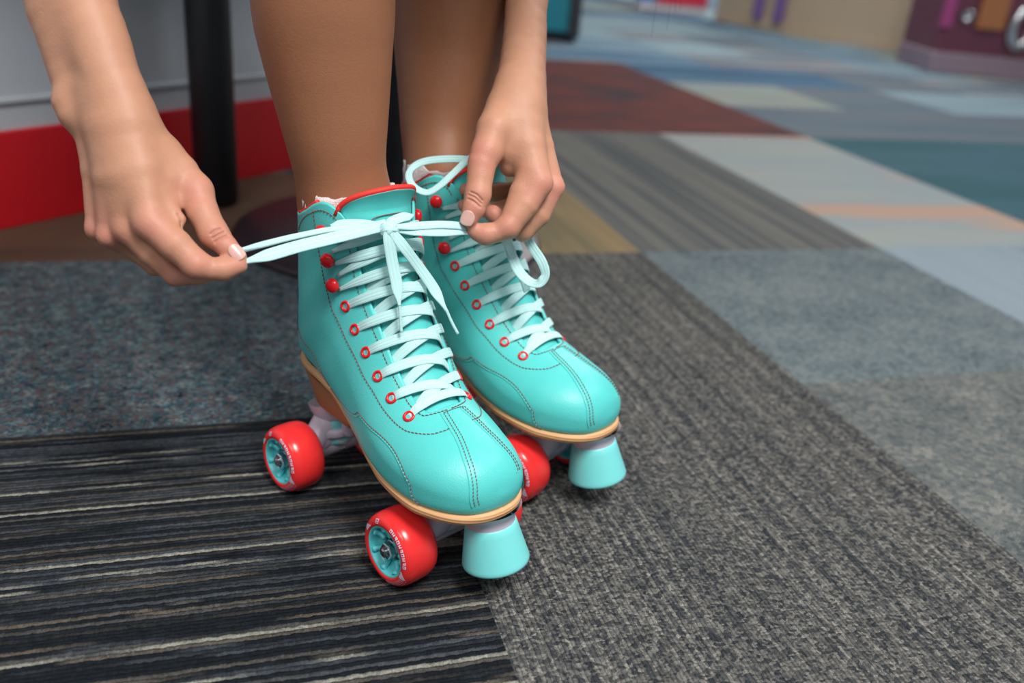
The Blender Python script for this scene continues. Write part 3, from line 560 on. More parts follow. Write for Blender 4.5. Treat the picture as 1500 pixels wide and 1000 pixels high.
def lacing(root):
    mb = MB(); W_=.0076; TH=.0013
    def S(s,ph,off): return bp(np.array(s),np.array(ph))+boot_n(np.array(s),np.array(ph))*off
    def Nn(s,ph): return boot_n(np.array(s),np.array(ph))
    def over(sideA, A, B, liftA, liftB, hA=.0016, mid=.0030, w=W_, ends=(.78,.78)):
        """A, B = (s,phi); lift True = on top of the facing and into the eyelet, False = dives under the facing"""
        pts=[];ns=[]
        for k,t in enumerate(np.linspace(0,1,9)):
            s_ = A[0]+(B[0]-A[0])*t; ph = A[1]+(B[1]-A[1])*t
            o = mid*(1-abs(2*t-1)**3)*.55 + .0012
            if not liftA and t < .22: o = -.0030 if t < .12 else -.0005
            if not liftB and t > .78: o = -.0030 if t > .88 else -.0005
            if liftA and t == 0: o = -.0008
            if liftB and t == 1: o = -.0008
            pts.append(S(s_,ph,o)); ns.append(Nn(s_,ph))
        add_strap(mb, np.array(pts), np.array(ns), w, TH, 44, ends=ends)
    L = [(s,ph) for s,ph in eye]; R = [(s,-ph) for s,ph in eye]
    inL = lambda i: (L[i][0], gap_phi(L[i][0])*.92); inR = lambda i: (R[i][0], -gap_phi(R[i][0])*.92)
    over(0, L[0], R[0], True, True, mid=.0018)
    allL = L+[(s,ph) for s,ph in hook]; allR = R+[(s,-ph) for s,ph in hook]
    for i in range(0, 5):
        # under strap: comes out below the left facing, lies over the right one
        s_,g = L[i]; A = (L[i][0]+.004, float(gap_phi(L[i][0]))+.10)
        over(1, A, R[i+1], False, True, mid=.0014, ends=(.95,.80))
        # top strap: from the left eyelet across, dives below the right facing
        B = (R[i][0]+.012, -float(gap_phi(R[i][0]))-.10)
        over(2, L[i+1], B, True, False, mid=.0030, ends=(.80,.95))
    # hooks: the lace goes round the neck of each hook, two straps each
    H=[(s,ph) for s,ph in hook]
    def hk(a, b, mid, wA=.42, wB=.42, base=.0014):
        pts=[];ns=[]
        for t in np.linspace(0,1,9):
            s_=a[0]+(b[0]-a[0])*t; ph=a[1]+(b[1]-a[1])*t
            pts.append(S(s_,ph,base+mid*(1-abs(2*t-1)**3)*.55)); ns.append(Nn(s_,ph))
        add_strap(mb, np.array(pts), np.array(ns), W_*1.0, TH, 44, ends=(wA,wB))
    over(1, (L[5][0]+.004, float(gap_phi(L[5][0]))+.10), (H[0][0]-.018,-H[0][1]+.05), False, True, mid=.0014, ends=(.95,.45))
    hk((H[0][0]-.020, H[0][1]-.05), (R[5][0]+.010, R[5][1]*.9), .0036, .42,.9)
    hk((H[0][0]+.022, H[0][1]-.07), (H[1][0]-.022,-H[1][1]+.07), .0026)
    hk((H[1][0]-.020, H[1][1]-.07), (H[0][0]+.016,-H[0][1]+.07), .0048)
    hk((H[1][0]+.022, H[1][1]-.07), (H[2][0]-.030,-H[2][1]+.07), .0028)
    hk((H[2][0]-.028, H[2][1]-.07), (H[1][0]+.026,-H[1][1]+.07), .0052)
    return mb.obj('crossed_lace', M['lace'], root)

def wheel(root, x, y, out):
    """out = +-1 outer side along y"""
    R=.0287; hw=.0158; c=np.array([x,y,R]); ax=(0,out,0); mb=MB()
    pr=[(.0195,-hw+.002),(.0215,-hw),(.0238,-hw+.0004),(.0262,-hw+.0022),(.0278,-hw+.0050),(.0285,-hw+.0085),(R,-hw+.0115),(R,hw-.0115),(.0285,hw-.0085),(.0278,hw-.0050),(.0262,hw-.0022),(.0238,hw-.0004),(.0215,hw),(.0200,hw-.0006),(.0195,hw-.003)]
    lathe(mb, pr, c, ax, 72); w=mb.obj('wheel', M['red_tyre'], root)
    mb=MB()
    for sd in (1,-1):
        a=(0,out*sd,0)
        pr=[(.0202,hw-.0010),(.0192,hw-.0006),(.0184,hw-.0016),(.0176,hw-.0060),(.0160,hw-.0085),(.0105,hw-.0092),(.0098,hw-.0085),(.0095,hw-.0105),(.004,hw-.0108)]
        lathe(mb, pr, c, a, 48)
        for k in range(7):
            t=2*PI*k/7; d=np.array([math.cos(t),0,math.sin(t)])
            P=[c+np.array([0,out*sd*(hw-.0075),0])+d*.0095, c+np.array([0,out*sd*(hw-.0062),0])+d*.0145, c+np.array([0,out*sd*(hw-.0030),0])+d*.0183]
            tube(mb, cat_spline(np.array(P),8), .0018, 8, nref=(0,1,.1), scale=[[1.6 if i>5 else 1.1] for i in range(8)])
    mb.obj('wheel_hub', M['teal_hub'], w)
    mb=MB(); lathe(mb, [(.0092,hw-.0098),(.0090,hw-.0088),(.0066,hw-.0086),(.0062,hw-.0094)], c, ax, 32); lathe(mb, [(.0062,hw-.0095),(.0040,hw-.0096)], c, ax, 24)
    mb.obj('bearing', M['dark_gap'], w)
    mb=MB(); 
    lathe(mb, [(.0001,hw+.0012),(.0022,hw+.0011),(.0034,hw+.0004),(.0034,hw-.0014),(.0060,hw-.0016),(.0066,hw-.0026),(.0066,hw-.0070),(.0078,hw-.0072),(.0078,hw-.0086)], c, ax, 6)
    for k in range(3): lathe(mb, [(.0032,hw+.0009-.0008*k),(.0040,hw+.0005-.0008*k),(.0032,hw+.0001-.0008*k)], c, ax, 24)
    mb.obj('axle_nut', M['chrome'], w, smooth=False)
    # pale print on the side wall
    mb=MB(); ra=lambda r: hw-.0002-(r-.0215)*0 
    def sidept(r,t):
        prof=np.array([(.0200,hw-.0006),(.0215,hw),(.0238,hw-.0004),(.0262,hw-.0022),(.0278,hw-.0050),(.0285,hw-.0085)])
        a=np.interp(r,prof[:,0],prof[:,1])+.00025
        return c+np.array([math.cos(t)*r, out*a, math.sin(t)*r])
    def patch(r0,r1,t0,t1,n=6,taper=(1,1)):
        V=[];F=[]
        for i in range(n+1):
            t=t0+(t1-t0)*i/n; k=taper[0]+(taper[1]-taper[0])*i/n
            for j in range(4):
                r=r0+(r1-r0)*k*j/3; V.append(sidept(r,t))
        for i in range(n):
            for j in range(3): F.append((i*4+j,i*4+j+1,(i+1)*4+j+1,(i+1)*4+j))
        mb.add(V,F)
    return w, patch, mb
def wheel_print(w, patch, mb, base, flip):
    f = flip
    rnd = random.Random(3)
    # wedge + hatching, a row of small letter-like strokes, a round mark
    patch(.0214,.0268,base-f*.62,base-f*.30,8,(1,.12))
    for k in range(9): patch(.0222,.0272,base-f*(.68+.10*k),base-f*(.705+.10*k),1)
    for k in range(10):
        a=base-f*.15+f*.135*k
        if k%3==0: patch(.0228,.0252,a,a+f*.03,1); patch(.0228,.0234,a,a+f*.09,2); patch(.0246,.0252,a,a+f*.09,2); patch(.0228,.0252,a+f*.075,a+f*.10,1)
        elif k%3==1: patch(.0228,.0252,a,a+f*.03,1); patch(.0246,.0252,a,a+f*.09,2); patch(.0238,.0243,a,a+f*.08,2)
        else: patch(.0228,.0252,a,a+f*.03,1); patch(.0228,.0252,a+f*.07,a+f*.10,1); patch(.0236,.0242,a,a+f*.10,2)
    a=base+f*1.75
    patch(.0224,.0230,a,a+f*.16,3); patch(.0250,.0256,a,a+f*.16,3); patch(.0224,.0256,a,a+f*.03,1); patch(.0224,.0256,a+f*.13,a+f*.16,1); patch(.0236,.0242,a+f*.05,a+f*.11,2)
    patch(.0215,.0268,base+f*2.25,base+f*2.6,8,(.12,1))
    return mb.obj('wheel_print', M['print'], w, smooth=False)

def chassis(root):
    # sole
    t = np.array([(.2095,.001),(.2085,.010),(.2055,.0185),(.1995,.0270),(.1915,.0340),(.1800,.0400),(.1640,.0448),(.1440,.0470),(.1210,.0462),(.0950,.0415),(.0650,.0355),(.0300,.0300),(.0050,.0285),(-.0120,.0280),(-.0250,.0255),(-.0350,.0195),(-.0405,.0115),(-.0420,.0040)])
    cy = np.interp(t[:,0], [-.05,.03,.065,.095,.121,.144,.165,.2105], [-.004,-.004,-.005,-.007,-.009,-.011,-.013,-.011])
    P = cat_spline(np.column_stack([t, cy]), 90)
    zt = np.interp(P[:,0], [-.05,-.02,.0,.03,.065,.095,.121,.144,.165,.20,.2105],[.1075,.1065,.1045,.1000,.0900,.0825,.0785,.0775,.0772,.0778,.0790])
    up = np.column_stack([P[:,0], P[:,2]-P[:,1]]); dn = np.column_stack([P[:,0], P[:,2]+P[:,1]])[::-1]
    out = np.vstack([up, dn]); z1 = np.concatenate([zt, zt[::-1]])
    n=len(P)
    mb=MB()
    rings=[]
    d=nrm(np.roll(out,-1,0)-np.roll(out,1,0)); nr=np.stack([d[:,1],-d[:,0]],-1)
    if ((out-out.mean(0))*nr).sum()<0: nr=-nr
    for off,dz in ((-.0035,.0004),(-.0012,.0002),(0,-.0006),(.0002,-.0030),(-.0003,-.0056),(-.0014,-.0068),(-.0035,-.0070)):
        rings.append(np.column_stack([out+nr*off, z1+dz]))
    V=np.vstack(rings); m=len(out); F=[]
    for i in range(6):
        for j in range(m): j2=(j+1)%m; F.append((i*m+j,i*m+j2,(i+1)*m+j2,(i+1)*m+j))
    for base in (0,6*m):
        for j in range(n-1): F.append((base+j,base+j+1,base+m-2-j,base+m-1-j))
    mb.add(V,F); mb.obj('sole', M['sole'], root)
    # heel block
    mb=MB()
    hx=np.array([(.050,.0),(.050,.026),(.045,.029),(.020,.0285),(-.005,.0280),(-.020,.0255),(-.031,.0190),(-.036,.010),(-.0380,.0)])
    Pp=cat_spline(np.column_stack([hx,np.zeros(9)]),48)[:,:2]
    o_=np.vstack([np.column_stack([Pp[:,0],-.004-Pp[:,1]]), np.column_stack([Pp[:,0],-.004+Pp[:,1]])[::-1][1:-1]])
    zt2=np.interp(o_[:,0],[-.05,-.02,.0,.03,.055],[.0990,.0985,.0965,.0920,.0850])
    cen=np.array([.004,-.004]); rg=[]
    for k,(fx,fy,zz) in enumerate(((.74,.92,0),(.76,.95,.05),(.86,.97,.45),(1.0,1.03,1.0))):
        rg.append(np.column_stack([np.array([.046,-.004])+(o_-np.array([.046,-.004]))*np.array([fx,fy]), .0735+(zt2+.003-.0735)*zz]))
    V=np.vstack(rg); m=len(o_); F=[]
    for i in range(3):
        for j in range(m): j2=(j+1)%m; F.append((i*m+j,i*m+j2,(i+1)*m+j2,(i+1)*m+j))
    F.append(tuple(range(m))); mb.add(V,F); mb.obj('heel_block', M['heel'], root)
    # plate
    mb=MB(); px=np.array([(-.012,.0),(-.012,.006),(-.006,.012),(.020,.015),(.050,.016),(.100,.019),(.150,.026),(.180,.026),(.1985,.019),(.203,.0)])
    Pp=cat_spline(np.column_stack([px,np.zeros(10)]),60)[:,:2]
    o_=np.vstack([np.column_stack([Pp[:,0],CY-Pp[:,1]]), np.column_stack([Pp[:,0],CY+Pp[:,1]])[::-1][1:-1]])
    prism(mb, o_, .0655, np.interp(o_[:,0],[-.04,.055,.09,.2],[.0740,.0740,.0700,.0700]), .0015)
    mb.obj('plate', M['plate'], root)
    for (x,f) in ((-.004,-1),(.146,1)):
        # boss, cushions, hanger
        mb=MB(); top=np.array([x+f*.007,CY,.0665]); bot=np.array([x+f*.003,CY,.0520]); ax=nrm(bot-top)
        lathe(mb,[(.021,0),(.0195,.006),(.0165,.0125),(.0150,.0150),(.001,.0152)],top,ax,32)
        pv=np.array([x-f*.022,CY,.0660]); tube(mb,cat_spline(np.array([pv,[x-f*.021,CY,.056],[x-f*.019,CY,.045]]),8),.0080,14,nref=(1,0,0),scale=[[1.25-.5*k/7] for k in range(8)])
        mb.obj('truck_boss', M['plate'], root)
        mb=MB(); lathe(mb,[(.0135,0),(.0150,.002),(.0150,.0070),(.0135,.0090)],bot+ax*-.001,ax,32); lathe(mb,[(.0125,0),(.0135,.002),(.0130,.006),(.0100,.0080),(.001,.0081)],bot+ax*.0155,ax,32)
        mb.obj('truck_cushion', M['teal_plastic'], root)
        mb=MB(); rc=bot+ax*.0115; lathe(mb,[(.008,-.004),(.0165,-.0040),(.0180,-.002),(.0180,.002),(.0165,.0040),(.008,.0040)],rc,ax,36)
        for sd in (1,-1):
            P=np.array([[x+f*.002,CY+sd*.010,.0365],[x,CY+sd*.020,.0320],[x,CY+sd*.0360,R0]]); tube(mb,cat_spline(P,12),.0080,14,nref=(0,0,1),scale=[[1.45-.5*i/11] for i in range(12)])
        tube(mb,np.array([[x,CY-.036,R0],[x,CY+.036,R0]]),.0095,16,nref=(0,0,1))
        for sd in (1,-1): tube(mb,cat_spline(np.array([[x+f*.004,CY,.0520],[x+f*.004,CY+sd*.008,.0460],[x+f*.003,CY+sd*.016,.0390],[x,CY+sd*.027,.0330]]),12),.0120,16,nref=(1,0,.1),scale=[[1.25-.35*i/11] for i in range(12)])
        tube(mb,np.array([[x-f*.012,CY,.041],[x,CY,.034],rc]),.0085,12,nref=(0,1,0))
        mb.obj('truck_hanger', M['plate'], root)
        mb=MB(); lathe(mb,[(.0001,.0300),(.0050,.0300),(.0055,.0290),(.0055,.0250),(.0075,.0248),(.0075,.0238)],bot,ax,6); mb.obj('kingpin_nut', M['chrome'], root, smooth=False)
        mb=MB(); tube(mb,np.array([[x,CY-.0590,R0],[x,CY+.0590,R0]]),.0024,10,nref=(0,0,1)); mb.obj('axle', M['chrome'], root)
        for sd in (-1,1):
            w,patch,pb=wheel(root,x,CY+sd*.0430,sd)
            wheel_print(w,patch,pb,(.15 if sd<0 else PI-.15)+(0.0 if x>0 else .05),(1 if sd<0 else -1))
    # toe stop
    tb=np.array([.1985,-.0030,.0240]); tp=np.array([.1885,-.0060,.0690]); ax=nrm(tb-tp); Lh=float(np.linalg.norm(tb-tp))
    mb=MB(); lathe(mb,[(.0245,0),(.0225,.002),(.0195,.006),(.0182,.0105),(.0182,.0128)],tp,ax,40); mb.obj('toe_stop_socket', M['plate'], root)
    mb=MB(); lathe(mb,[(.0165,.0118),(.0182,.0122),(.0190,.0132),(.0200,.018),(.0248,Lh-.0045),(.0252,Lh-.0025),(.0248,Lh-.0008),(.0235,Lh),(.0001,Lh+.0002)],tp,ax,56); mb.obj('toe_stop', M['teal_plastic'], root)

def make_skate():
    root = empty('roller_skate')
    boot_parts(root); lacing(root); chassis(root)
    return root
def copy_tree(o, parent=None):
    c = o.copy(); COL.objects.link(c); c.parent = parent
    for ch in [x for x in bpy.data.objects if x.parent == o]: copy_tree(ch, c)
    return c
skate = make_skate()
for o in list(bpy.data.objects):
    if o.name.startswith('boot_upper') or o.name == 'tongue': pass
far_skate = copy_tree(skate)
for r_, key in ((skate,'near'),(far_skate,'far')):
    X,Y,w = POSES[key]; r_.location = (X,Y,0); r_.rotation_euler = (0,0,w)
tag(skate, 'teal quad roller skate in front, its white-teal laces pulled tight between both hands', 'roller skate', 'pair of roller skates')
tag(far_skate, 'teal quad roller skate behind, partly hidden, with a loose lace loop at its ankle', 'roller skate', 'pair of roller skates')
def to_local(P, key):
    X,Y,w = POSES[key]; c,s = math.cos(w),math.sin(w); P=np.asarray(P,float); dx=P[...,0]-X; dy=P[...,1]-Y
    return np.stack([c*dx+s*dy,-s*dx+c*dy,P[...,2]],-1)
VIEWN = np.array([.25,-.75,.6])
def dir_local(d, key):
    w = POSES[key][2]; c,s = math.cos(w),math.sin(w); return nrm(np.array([c*d[0]+s*d[1],-s*d[0]+c*d[1],d[2]]))
bow = MB(); nv = dir_local(VIEWN,'near')
B_ = {k: to_local(v,'near') for k,v in BOW_NEAR.items()}
up_n = dir_local((0,-.35,.95),'near')
add_strap(bow, B_['pull_upper'], np.tile(up_n,(6,1)), .0056, .0022, 60, ends=(.55,1))
add_strap(bow, B_['pull_lower'], np.tile(nv,(6,1)), .0088, .0018, 60, ends=(.40,1))
add_strap(bow, B_['pull_right_upper'], np.tile(nv,(4,1)), .0062, .0020, 40, ends=(.6,1))
add_strap(bow, B_['pull_right_lower'], np.tile(nv,(4,1)), .0068, .0020, 40, ends=(.6,1))
add_strap(bow, B_['to_hook'], np.tile(nv,(4,1)), .0074, .0016, 30, ends=(.7,.4))
add_strap(bow, B_['to_hook_left'], np.tile(nv,(4,1)), .0070, .0016, 30, ends=(.35,.8))
add_strap(bow, B_['tail_a'], np.tile(nv,(5,1)), .0086, .0013, 60, ends=(.75,.28))
add_strap(bow, B_['tail_b'], np.tile(nv,(5,1)), .0086, .0013, 60, ends=(.75,.28))
k0 = B_['knot'][0]; sd = nrm(np.cross(nv,(0,0,1)))
for a_,r_ in ((0,.0042),(.9,.0040)):
    d1 = sd*math.cos(a_)+np.cross(nv,sd)*math.sin(a_)
    P = np.array([k0-d1*.0060-nv*.002, k0-d1*.0030+nv*.0022, k0+d1*.0030+nv*.0022, k0+d1*.0060-nv*.002])
    add_strap(bow, P, np.tile(nv,(4,1)), .0072, .0030, 20, ends=(.8,.8))
bo = bow.obj('lace_bow', M['lace'], skate)
for kk in ('aglet_a','aglet_b'):
    mb = MB(); tube(mb, cat_spline(B_[kk],12), .00115, 10, nref=nv); mb.obj('lace_tip', M['lace'], bo)
bow = MB(); nf = dir_local(VIEWN,'far'); Q_ = {k: to_local(v,'far') for k,v in BOW_FAR.items()}
n_ = len(Q_['loop_left']); nl = [dir_local(d,'far') for d in [(.1,-.5,.8)]*4+[(0,-.6,.7)]*3+[(-.3,-.9,.2)]*2+[(0,-.9,.25)]*3]
add_strap(bow, Q_['loop_left'], np.array(nl), .0060, .0016, 90)
nl = [dir_local(d,'far') for d in [(.2,-.9,.3)]*3+[(.1,-.7,.7)]*2+[(-.6,-.6,.5)]*2+[(-.3,-.9,.2)]*2]
add_strap(bow, Q_['loop_right'], np.array(nl), .0082, .0015, 90)
add_strap(bow, Q_['strand'], np.tile(nf,(4,1)), .0072, .0015, 50)
bow.obj('lace_loop', M['lace'], far_skate)
# ================================================================ the person: one continuous body from a blended distance field
def capsule(P, a, b):
    A=np.array(a[:3]); B=np.array(b[:3]); d=B-A; L=float(d@d)
    q=P-A; t=np.clip((q@d)/L,0,1); return np.sqrt(((q-t[...,None]*d)**2).sum(-1))-(a[3]+(b[3]-a[3])*t)
def polygonise(field, lo, h):
    """surface nets on a regular grid"""
    s = field < 0; nx,ny,nz = field.shape
    c = s[:-1,:-1,:-1].astype(np.int8)
    cs = [s[i:nx-1+i, j:ny-1+j, k:nz-1+k] for i in (0,1) for j in (0,1) for k in (0,1)]
    cnt = sum(x.astype(np.int8) for x in cs); act = (cnt>0)&(cnt<8)
    ids = -np.ones(act.shape, np.int64); I = np.argwhere(act); ids[act] = np.arange(len(I))
    acc = np.zeros((len(I),3)); n = np.zeros(len(I))
    cor = [(i,j,k) for i in (0,1) for j in (0,1) for k in (0,1)]
    val = {c_: field[I[:,0]+c_[0], I[:,1]+c_[1], I[:,2]+c_[2]] for c_ in cor}
    for a in cor:
        for ax in range(3):
            if a[ax]: continue
            b = list(a); b[ax]=1; b=tuple(b); va,vb = val[a],val[b]; m = (va<0)!=(vb<0)
            t = va[m]/(va[m]-vb[m]); p = np.tile(np.array(a,float),(int(m.sum()),1)); p[:,ax] += t; acc[m]+=p; n[m]+=1
    V = (I+acc/n[:,None])*h+lo
    F=[]
    for ax in range(3):
        u_,v_ = (ax+1)%3,(ax+2)%3
        sl0=[slice(None)]*3; sl1=[slice(None)]*3; sl0[ax]=slice(0,-1); sl1[ax]=slice(1,None)
        a=s[tuple(sl0)]; b=s[tuple(sl1)]; E=np.argwhere(a!=b)
        E=E[(E[:,u_]>0)&(E[:,v_]>0)&(E[:,u_]<s.shape[u_]-1)&(E[:,v_]<s.shape[v_]-1)]
        if not len(E): continue
        def g(du,dv):
            q=E.copy(); q[:,u_]-=du; q[:,v_]-=dv; return ids[q[:,0],q[:,1],q[:,2]]
        quad=np.stack([g(0,0),g(1,0),g(1,1),g(0,1)],1); fl=a[E[:,0],E[:,1],E[:,2]]
        quad[~fl]=quad[~fl][:,::-1]; F.append(quad[(quad>=0).all(1)])
    F=np.vstack(F); return V,F
def build_field(prims, lo, hi, h):
    lo=np.array(lo,float); n=np.ceil((np.array(hi)-lo)/h).astype(int)+1
    f=np.full(n,.02,np.float32)
    for seg,k in prims:
        r=max(p[3] for p in seg)+k+3*h; A=np.array([p[:3] for p in seg])
        mn=np.floor((A.min(0)-r-lo)/h).astype(int); mx=np.ceil((A.max(0)+r-lo)/h).astype(int)+1
        mn=np.maximum(mn,0); mx=np.minimum(mx,n)
        if (mx<=mn).any(): continue
        g=np.stack(np.meshgrid(*[lo[i]+h*np.arange(mn[i],mx[i]) for i in range(3)],indexing='ij'),-1).astype(np.float32)
        d=None; ki=.25*k
        for a,b in zip(seg[:-1],seg[1:]):
            e=capsule(g,a,b).astype(np.float32)
            if d is None: d=e
            else: hh=np.maximum(ki-np.abs(d-e),0)/ki; d=np.minimum(d,e)-hh*hh*ki*.25
        sl=tuple(slice(mn[i],mx[i]) for i in range(3)); o=f[sl]
        hh=np.maximum(k-np.abs(o-d),0)/k; f[sl]=np.minimum(o,d)-hh*hh*k*.25
    return f,lo
def chains(L): return [([tuple(q) for q in cat_spline(np.array(pts),2*len(pts))] if len(pts)>=5 else pts,k) for pts,k in L]
# everything above the picture: upper arms, thighs, trunk, neck and head (coarse)
RE=RIGHT_ELBOW_FROM[0]; LE=LEFT_ELBOW_FROM[0]; K1=LEGS[0][0][-1]; K2=LEGS[1][0][-1]
UP=[([RE,(-.375,.70,.545,.033)],.02),([(-.375,.70,.545,.036),(-.345,.80,.70,.042),(-.30,.88,.83,.050)],.02),
    ([(-.31,.655,.44,.0253),(-.36,.695,.54,.034)],.02),
    ([LE,(.045,.985,.56,.033)],.02),([(.045,.985,.56,.036),(.04,1.01,.70,.042),(.03,1.0,.83,.050)],.02),
    ([K1,(-.13,.655,.505,.055),(-.18,.80,.52,.066),(-.25,1.02,.53,.085)],.03),
    ([K2,(-.02,.80,.505,.055),(-.06,.93,.52,.066),(-.11,1.12,.53,.085)],.03),
    ([(-.25,1.06,.54,.10),(-.11,1.14,.54,.10)],.04),([(-.18,1.10,.56,.11),(-.16,1.04,.70,.105),(-.135,.95,.82,.11)],.05),
    ([(-.28,.90,.84,.055),(-.13,.94,.86,.07),(.02,1.0,.84,.055)],.04),
    ([(-.13,.92,.90,.048),(-.115,.87,.96,.045)],.03),([(-.11,.86,1.0,.072),(-.095,.80,.97,.070)],.03),([(-.088,.765,.93,.045),(-.085,.755,.915,.030)],.02)]
ALL = ARMS+LEGS
Fs=[];Vs=[];off=0
ZC=.47
def add_part(prims, lo, hi, h, keep=None):
    global off
    f,l0=build_field(prims, lo, hi, h); V,F=polygonise(f,l0,h)
    # relax the grid pattern
    Vs.append(V); Fs.append(F+off); off+=len(V)
feet=[]
for key in ('near','far'):
    X,Y,w=POSES[key]; c,s=math.cos(w),math.sin(w)
    g=lambda x,y,z,r:(X+c*x-s*y,Y+s*x+c*y,z,r)
    feet.append(([g(.005,-.004,.24,.030),g(-.000,-.004,.160,.026),g(-.004,-.004,.135,.022)],.02)); feet.append(([g(-.004,-.004,.14,.022),g(.07,-.006,.118,.022),g(.13,-.009,.103,.018)],.02))
legs_p=chains(LEGS+feet)
def bounds(L, m=.012, zmax=ZC):
    A=np.array([p for c_,_ in L for p in c_]); lo=(A[:,:3]-A[:,3:]).min(0)-m; hi=(A[:,:3]+A[:,3:]).max(0)+m; hi[2]=min(hi[2],zmax) if zmax else hi[2]; return lo,hi
NR = 23
hR=.00085
lo,hi=bounds(ARMS[:NR]); add_part(chains(ARMS[:NR])+chains(UP[:1]), lo, hi, hR); n_r=off
lo,hi=bounds(ARMS[NR:]); add_part(chains(ARMS[NR:])+chains(UP[3:4]), lo, hi, .00085); n_arms=off
lo,hi=bounds(LEGS+feet); add_part(legs_p+chains(UP[5:7]), lo, hi, .003); n_legs=off
L_=UP+ARMS[:2]+ARMS[23:25]+LEGS
lo,hi=bounds(L_,.02,None); lo[2]=.462; add_part(chains(L_), lo, hi, .0065)
V=np.vstack(Vs); F=np.vstack(Fs)
used=np.unique(F); remap=-np.ones(len(V),int); remap[used]=np.arange(len(used)); keep_arm=(used<n_arms); keep_leg=(used>=n_arms)&(used<n_legs)
V=V[used]; F=remap[F]
# vertex normals
fn=np.cross(V[F[:,2]]-V[F[:,0]],V[F[:,3]]-V[F[:,1]]); vn=np.zeros_like(V)
for k in range(4): np.add.at(vn,F[:,k],fn)
vn=nrm(vn)
if ((V[keep_leg][:,:2]-V[keep_leg][:,:2].mean(0))*vn[keep_leg][:,:2]).sum()<0: F=F[:,::-1]; vn=-vn
# two light smoothing passes
e=np.vstack([F[:,[0,1]],F[:,[1,2]],F[:,[2,3]],F[:,[3,0]]])
for _ in range(3):
    acc=np.zeros_like(V); cnt=np.zeros(len(V)); np.add.at(acc,e[:,0],V[e[:,1]]); np.add.at(cnt,e[:,0],1); np.add.at(acc,e[:,1],V[e[:,0]]); np.add.at(cnt,e[:,1],1)
    V=V+.45*(acc/np.maximum(cnt,1)[:,None]-V)
crease=np.zeros(len(V)); flush=np.zeros(len(V)); am=np.where(keep_arm)[0]; VA=V[am]
for c_ in CREASES:
    P=cat_spline(np.array(c_),14); d=np.full(len(VA),9.)
    near_=np.where(np.linalg.norm(VA-P.mean(0),axis=1)<.022)[0]
    if not len(near_): continue
    n_=nrm(vn[am][near_][np.argsort(((VA[near_]-P.mean(0))**2).sum(1))[:80]].mean(0))
    for p in cat_spline(np.array(c_),60):
        q=VA[near_]-p; q=q-(q@n_)[:,None]*n_; d[near_]=np.minimum(d[near_],np.sqrt((q**2).sum(1)))
    d[vn[am]@n_<.2]=9.
    g=np.exp(-(d/.0009)**2); crease[am]=np.maximum(crease[am],g)
V=V-vn*(crease*.0004)[:,None]
for p in KNUCKLES: flush[am]=np.maximum(flush[am],np.exp(-(np.linalg.norm(VA-np.array(p),axis=1)/.017)**2))
person=mesh_obj('person', V, F, M['skin'])
for nm,arr in (('tone',keep_arm.astype(float)),('flush',flush),('crease',crease)):
    a=person.data.attributes.new(nm,'FLOAT','POINT'); a.data.foreach_set('value',arr.astype(np.float32))
tag(person,'person bending down in teal roller skates, bare tanned legs, both hands pulling the laces tight','person')
# finger nails
def nail(tab, L, Wd):
    c,t,s=[np.array(p) for p in tab]; d=nrm(t-c); ip=np.argsort(((VA-c)**2).sum(1))[:60]; n_=nrm(vn[am][ip].mean(0)); c=VA[ip[:20]].mean(0)
    d=nrm(d-n_*(d@n_)); b=np.cross(n_,d); mb=MB(); nu,nv_=15,13; Q=[]
    for i in range(nu):
        for j in range(nv_):
            a=-1+2*i/(nu-1); e_=-1+2*j/(nv_-1); wy=(1-.18*max(a,0)**2-.25*max(-a,0)**2)
            x=a*L*.5*(1-.22*e_*e_ if a>0 else 1-.30*e_*e_); y=e_*Wd*.5*wy
            Q.append(c+d*(x+.0005)+b*y+n_*(.0005-(y/(Wd*.5))**2*Wd*.17-(max(a,0)**2)*.0006))
    mb.add(Q,[(i*nv_+j,i*nv_+j+1,(i+1)*nv_+j+1,(i+1)*nv_+j) for i in range(nu-1) for j in range(nv_-1)])
    o=mb.obj('fingernail',M['nail'],person); so=o.modifiers.new('solid','SOLIDIFY'); so.thickness=.0007; so.offset=0
nail(NAIL_R,.0120,.0092); nail(NAIL_L,.0118,.0108)
# socks: ruffled edge showing above each boot
for key in ('near','far'):
    X,Y,w=POSES[key]; c,s=math.cos(w),math.sin(w); g=lambda x,y,z:(X+c*x-s*y,Y+s*x+c*y,z); mb=MB(); n_=72; Q=[];prof=[(.0375,.215),(.0385,.238),(.0385,.250),(.0380,.2570),(.0362,.2585),(.0345,.2560),(.034,.25)]
    for k,(r,z) in enumerate(prof):
        for j in range(n_):
            t=2*PI*j/n_; wv=.0011*math.sin(t*11+k)+.0009*math.sin(t*23+1.7*k); zz=z+(.0012*math.sin(t*7)+.0009*math.sin(t*17+2) if 2<=k<=5 else 0)
            back=.004*(1-math.cos(t))*.5
            Q.append(g(.006+(r*1.02+wv)*math.cos(t),-.003+(r*.98+wv)*math.sin(t),zz+0))
    mb.add(Q,[(k*n_+j,k*n_+(j+1)%n_,(k+1)*n_+(j+1)%n_,(k+1)*n_+j) for k in range(len(prof)-1) for j in range(n_)]); mb.obj('sock',M['sock'],person)
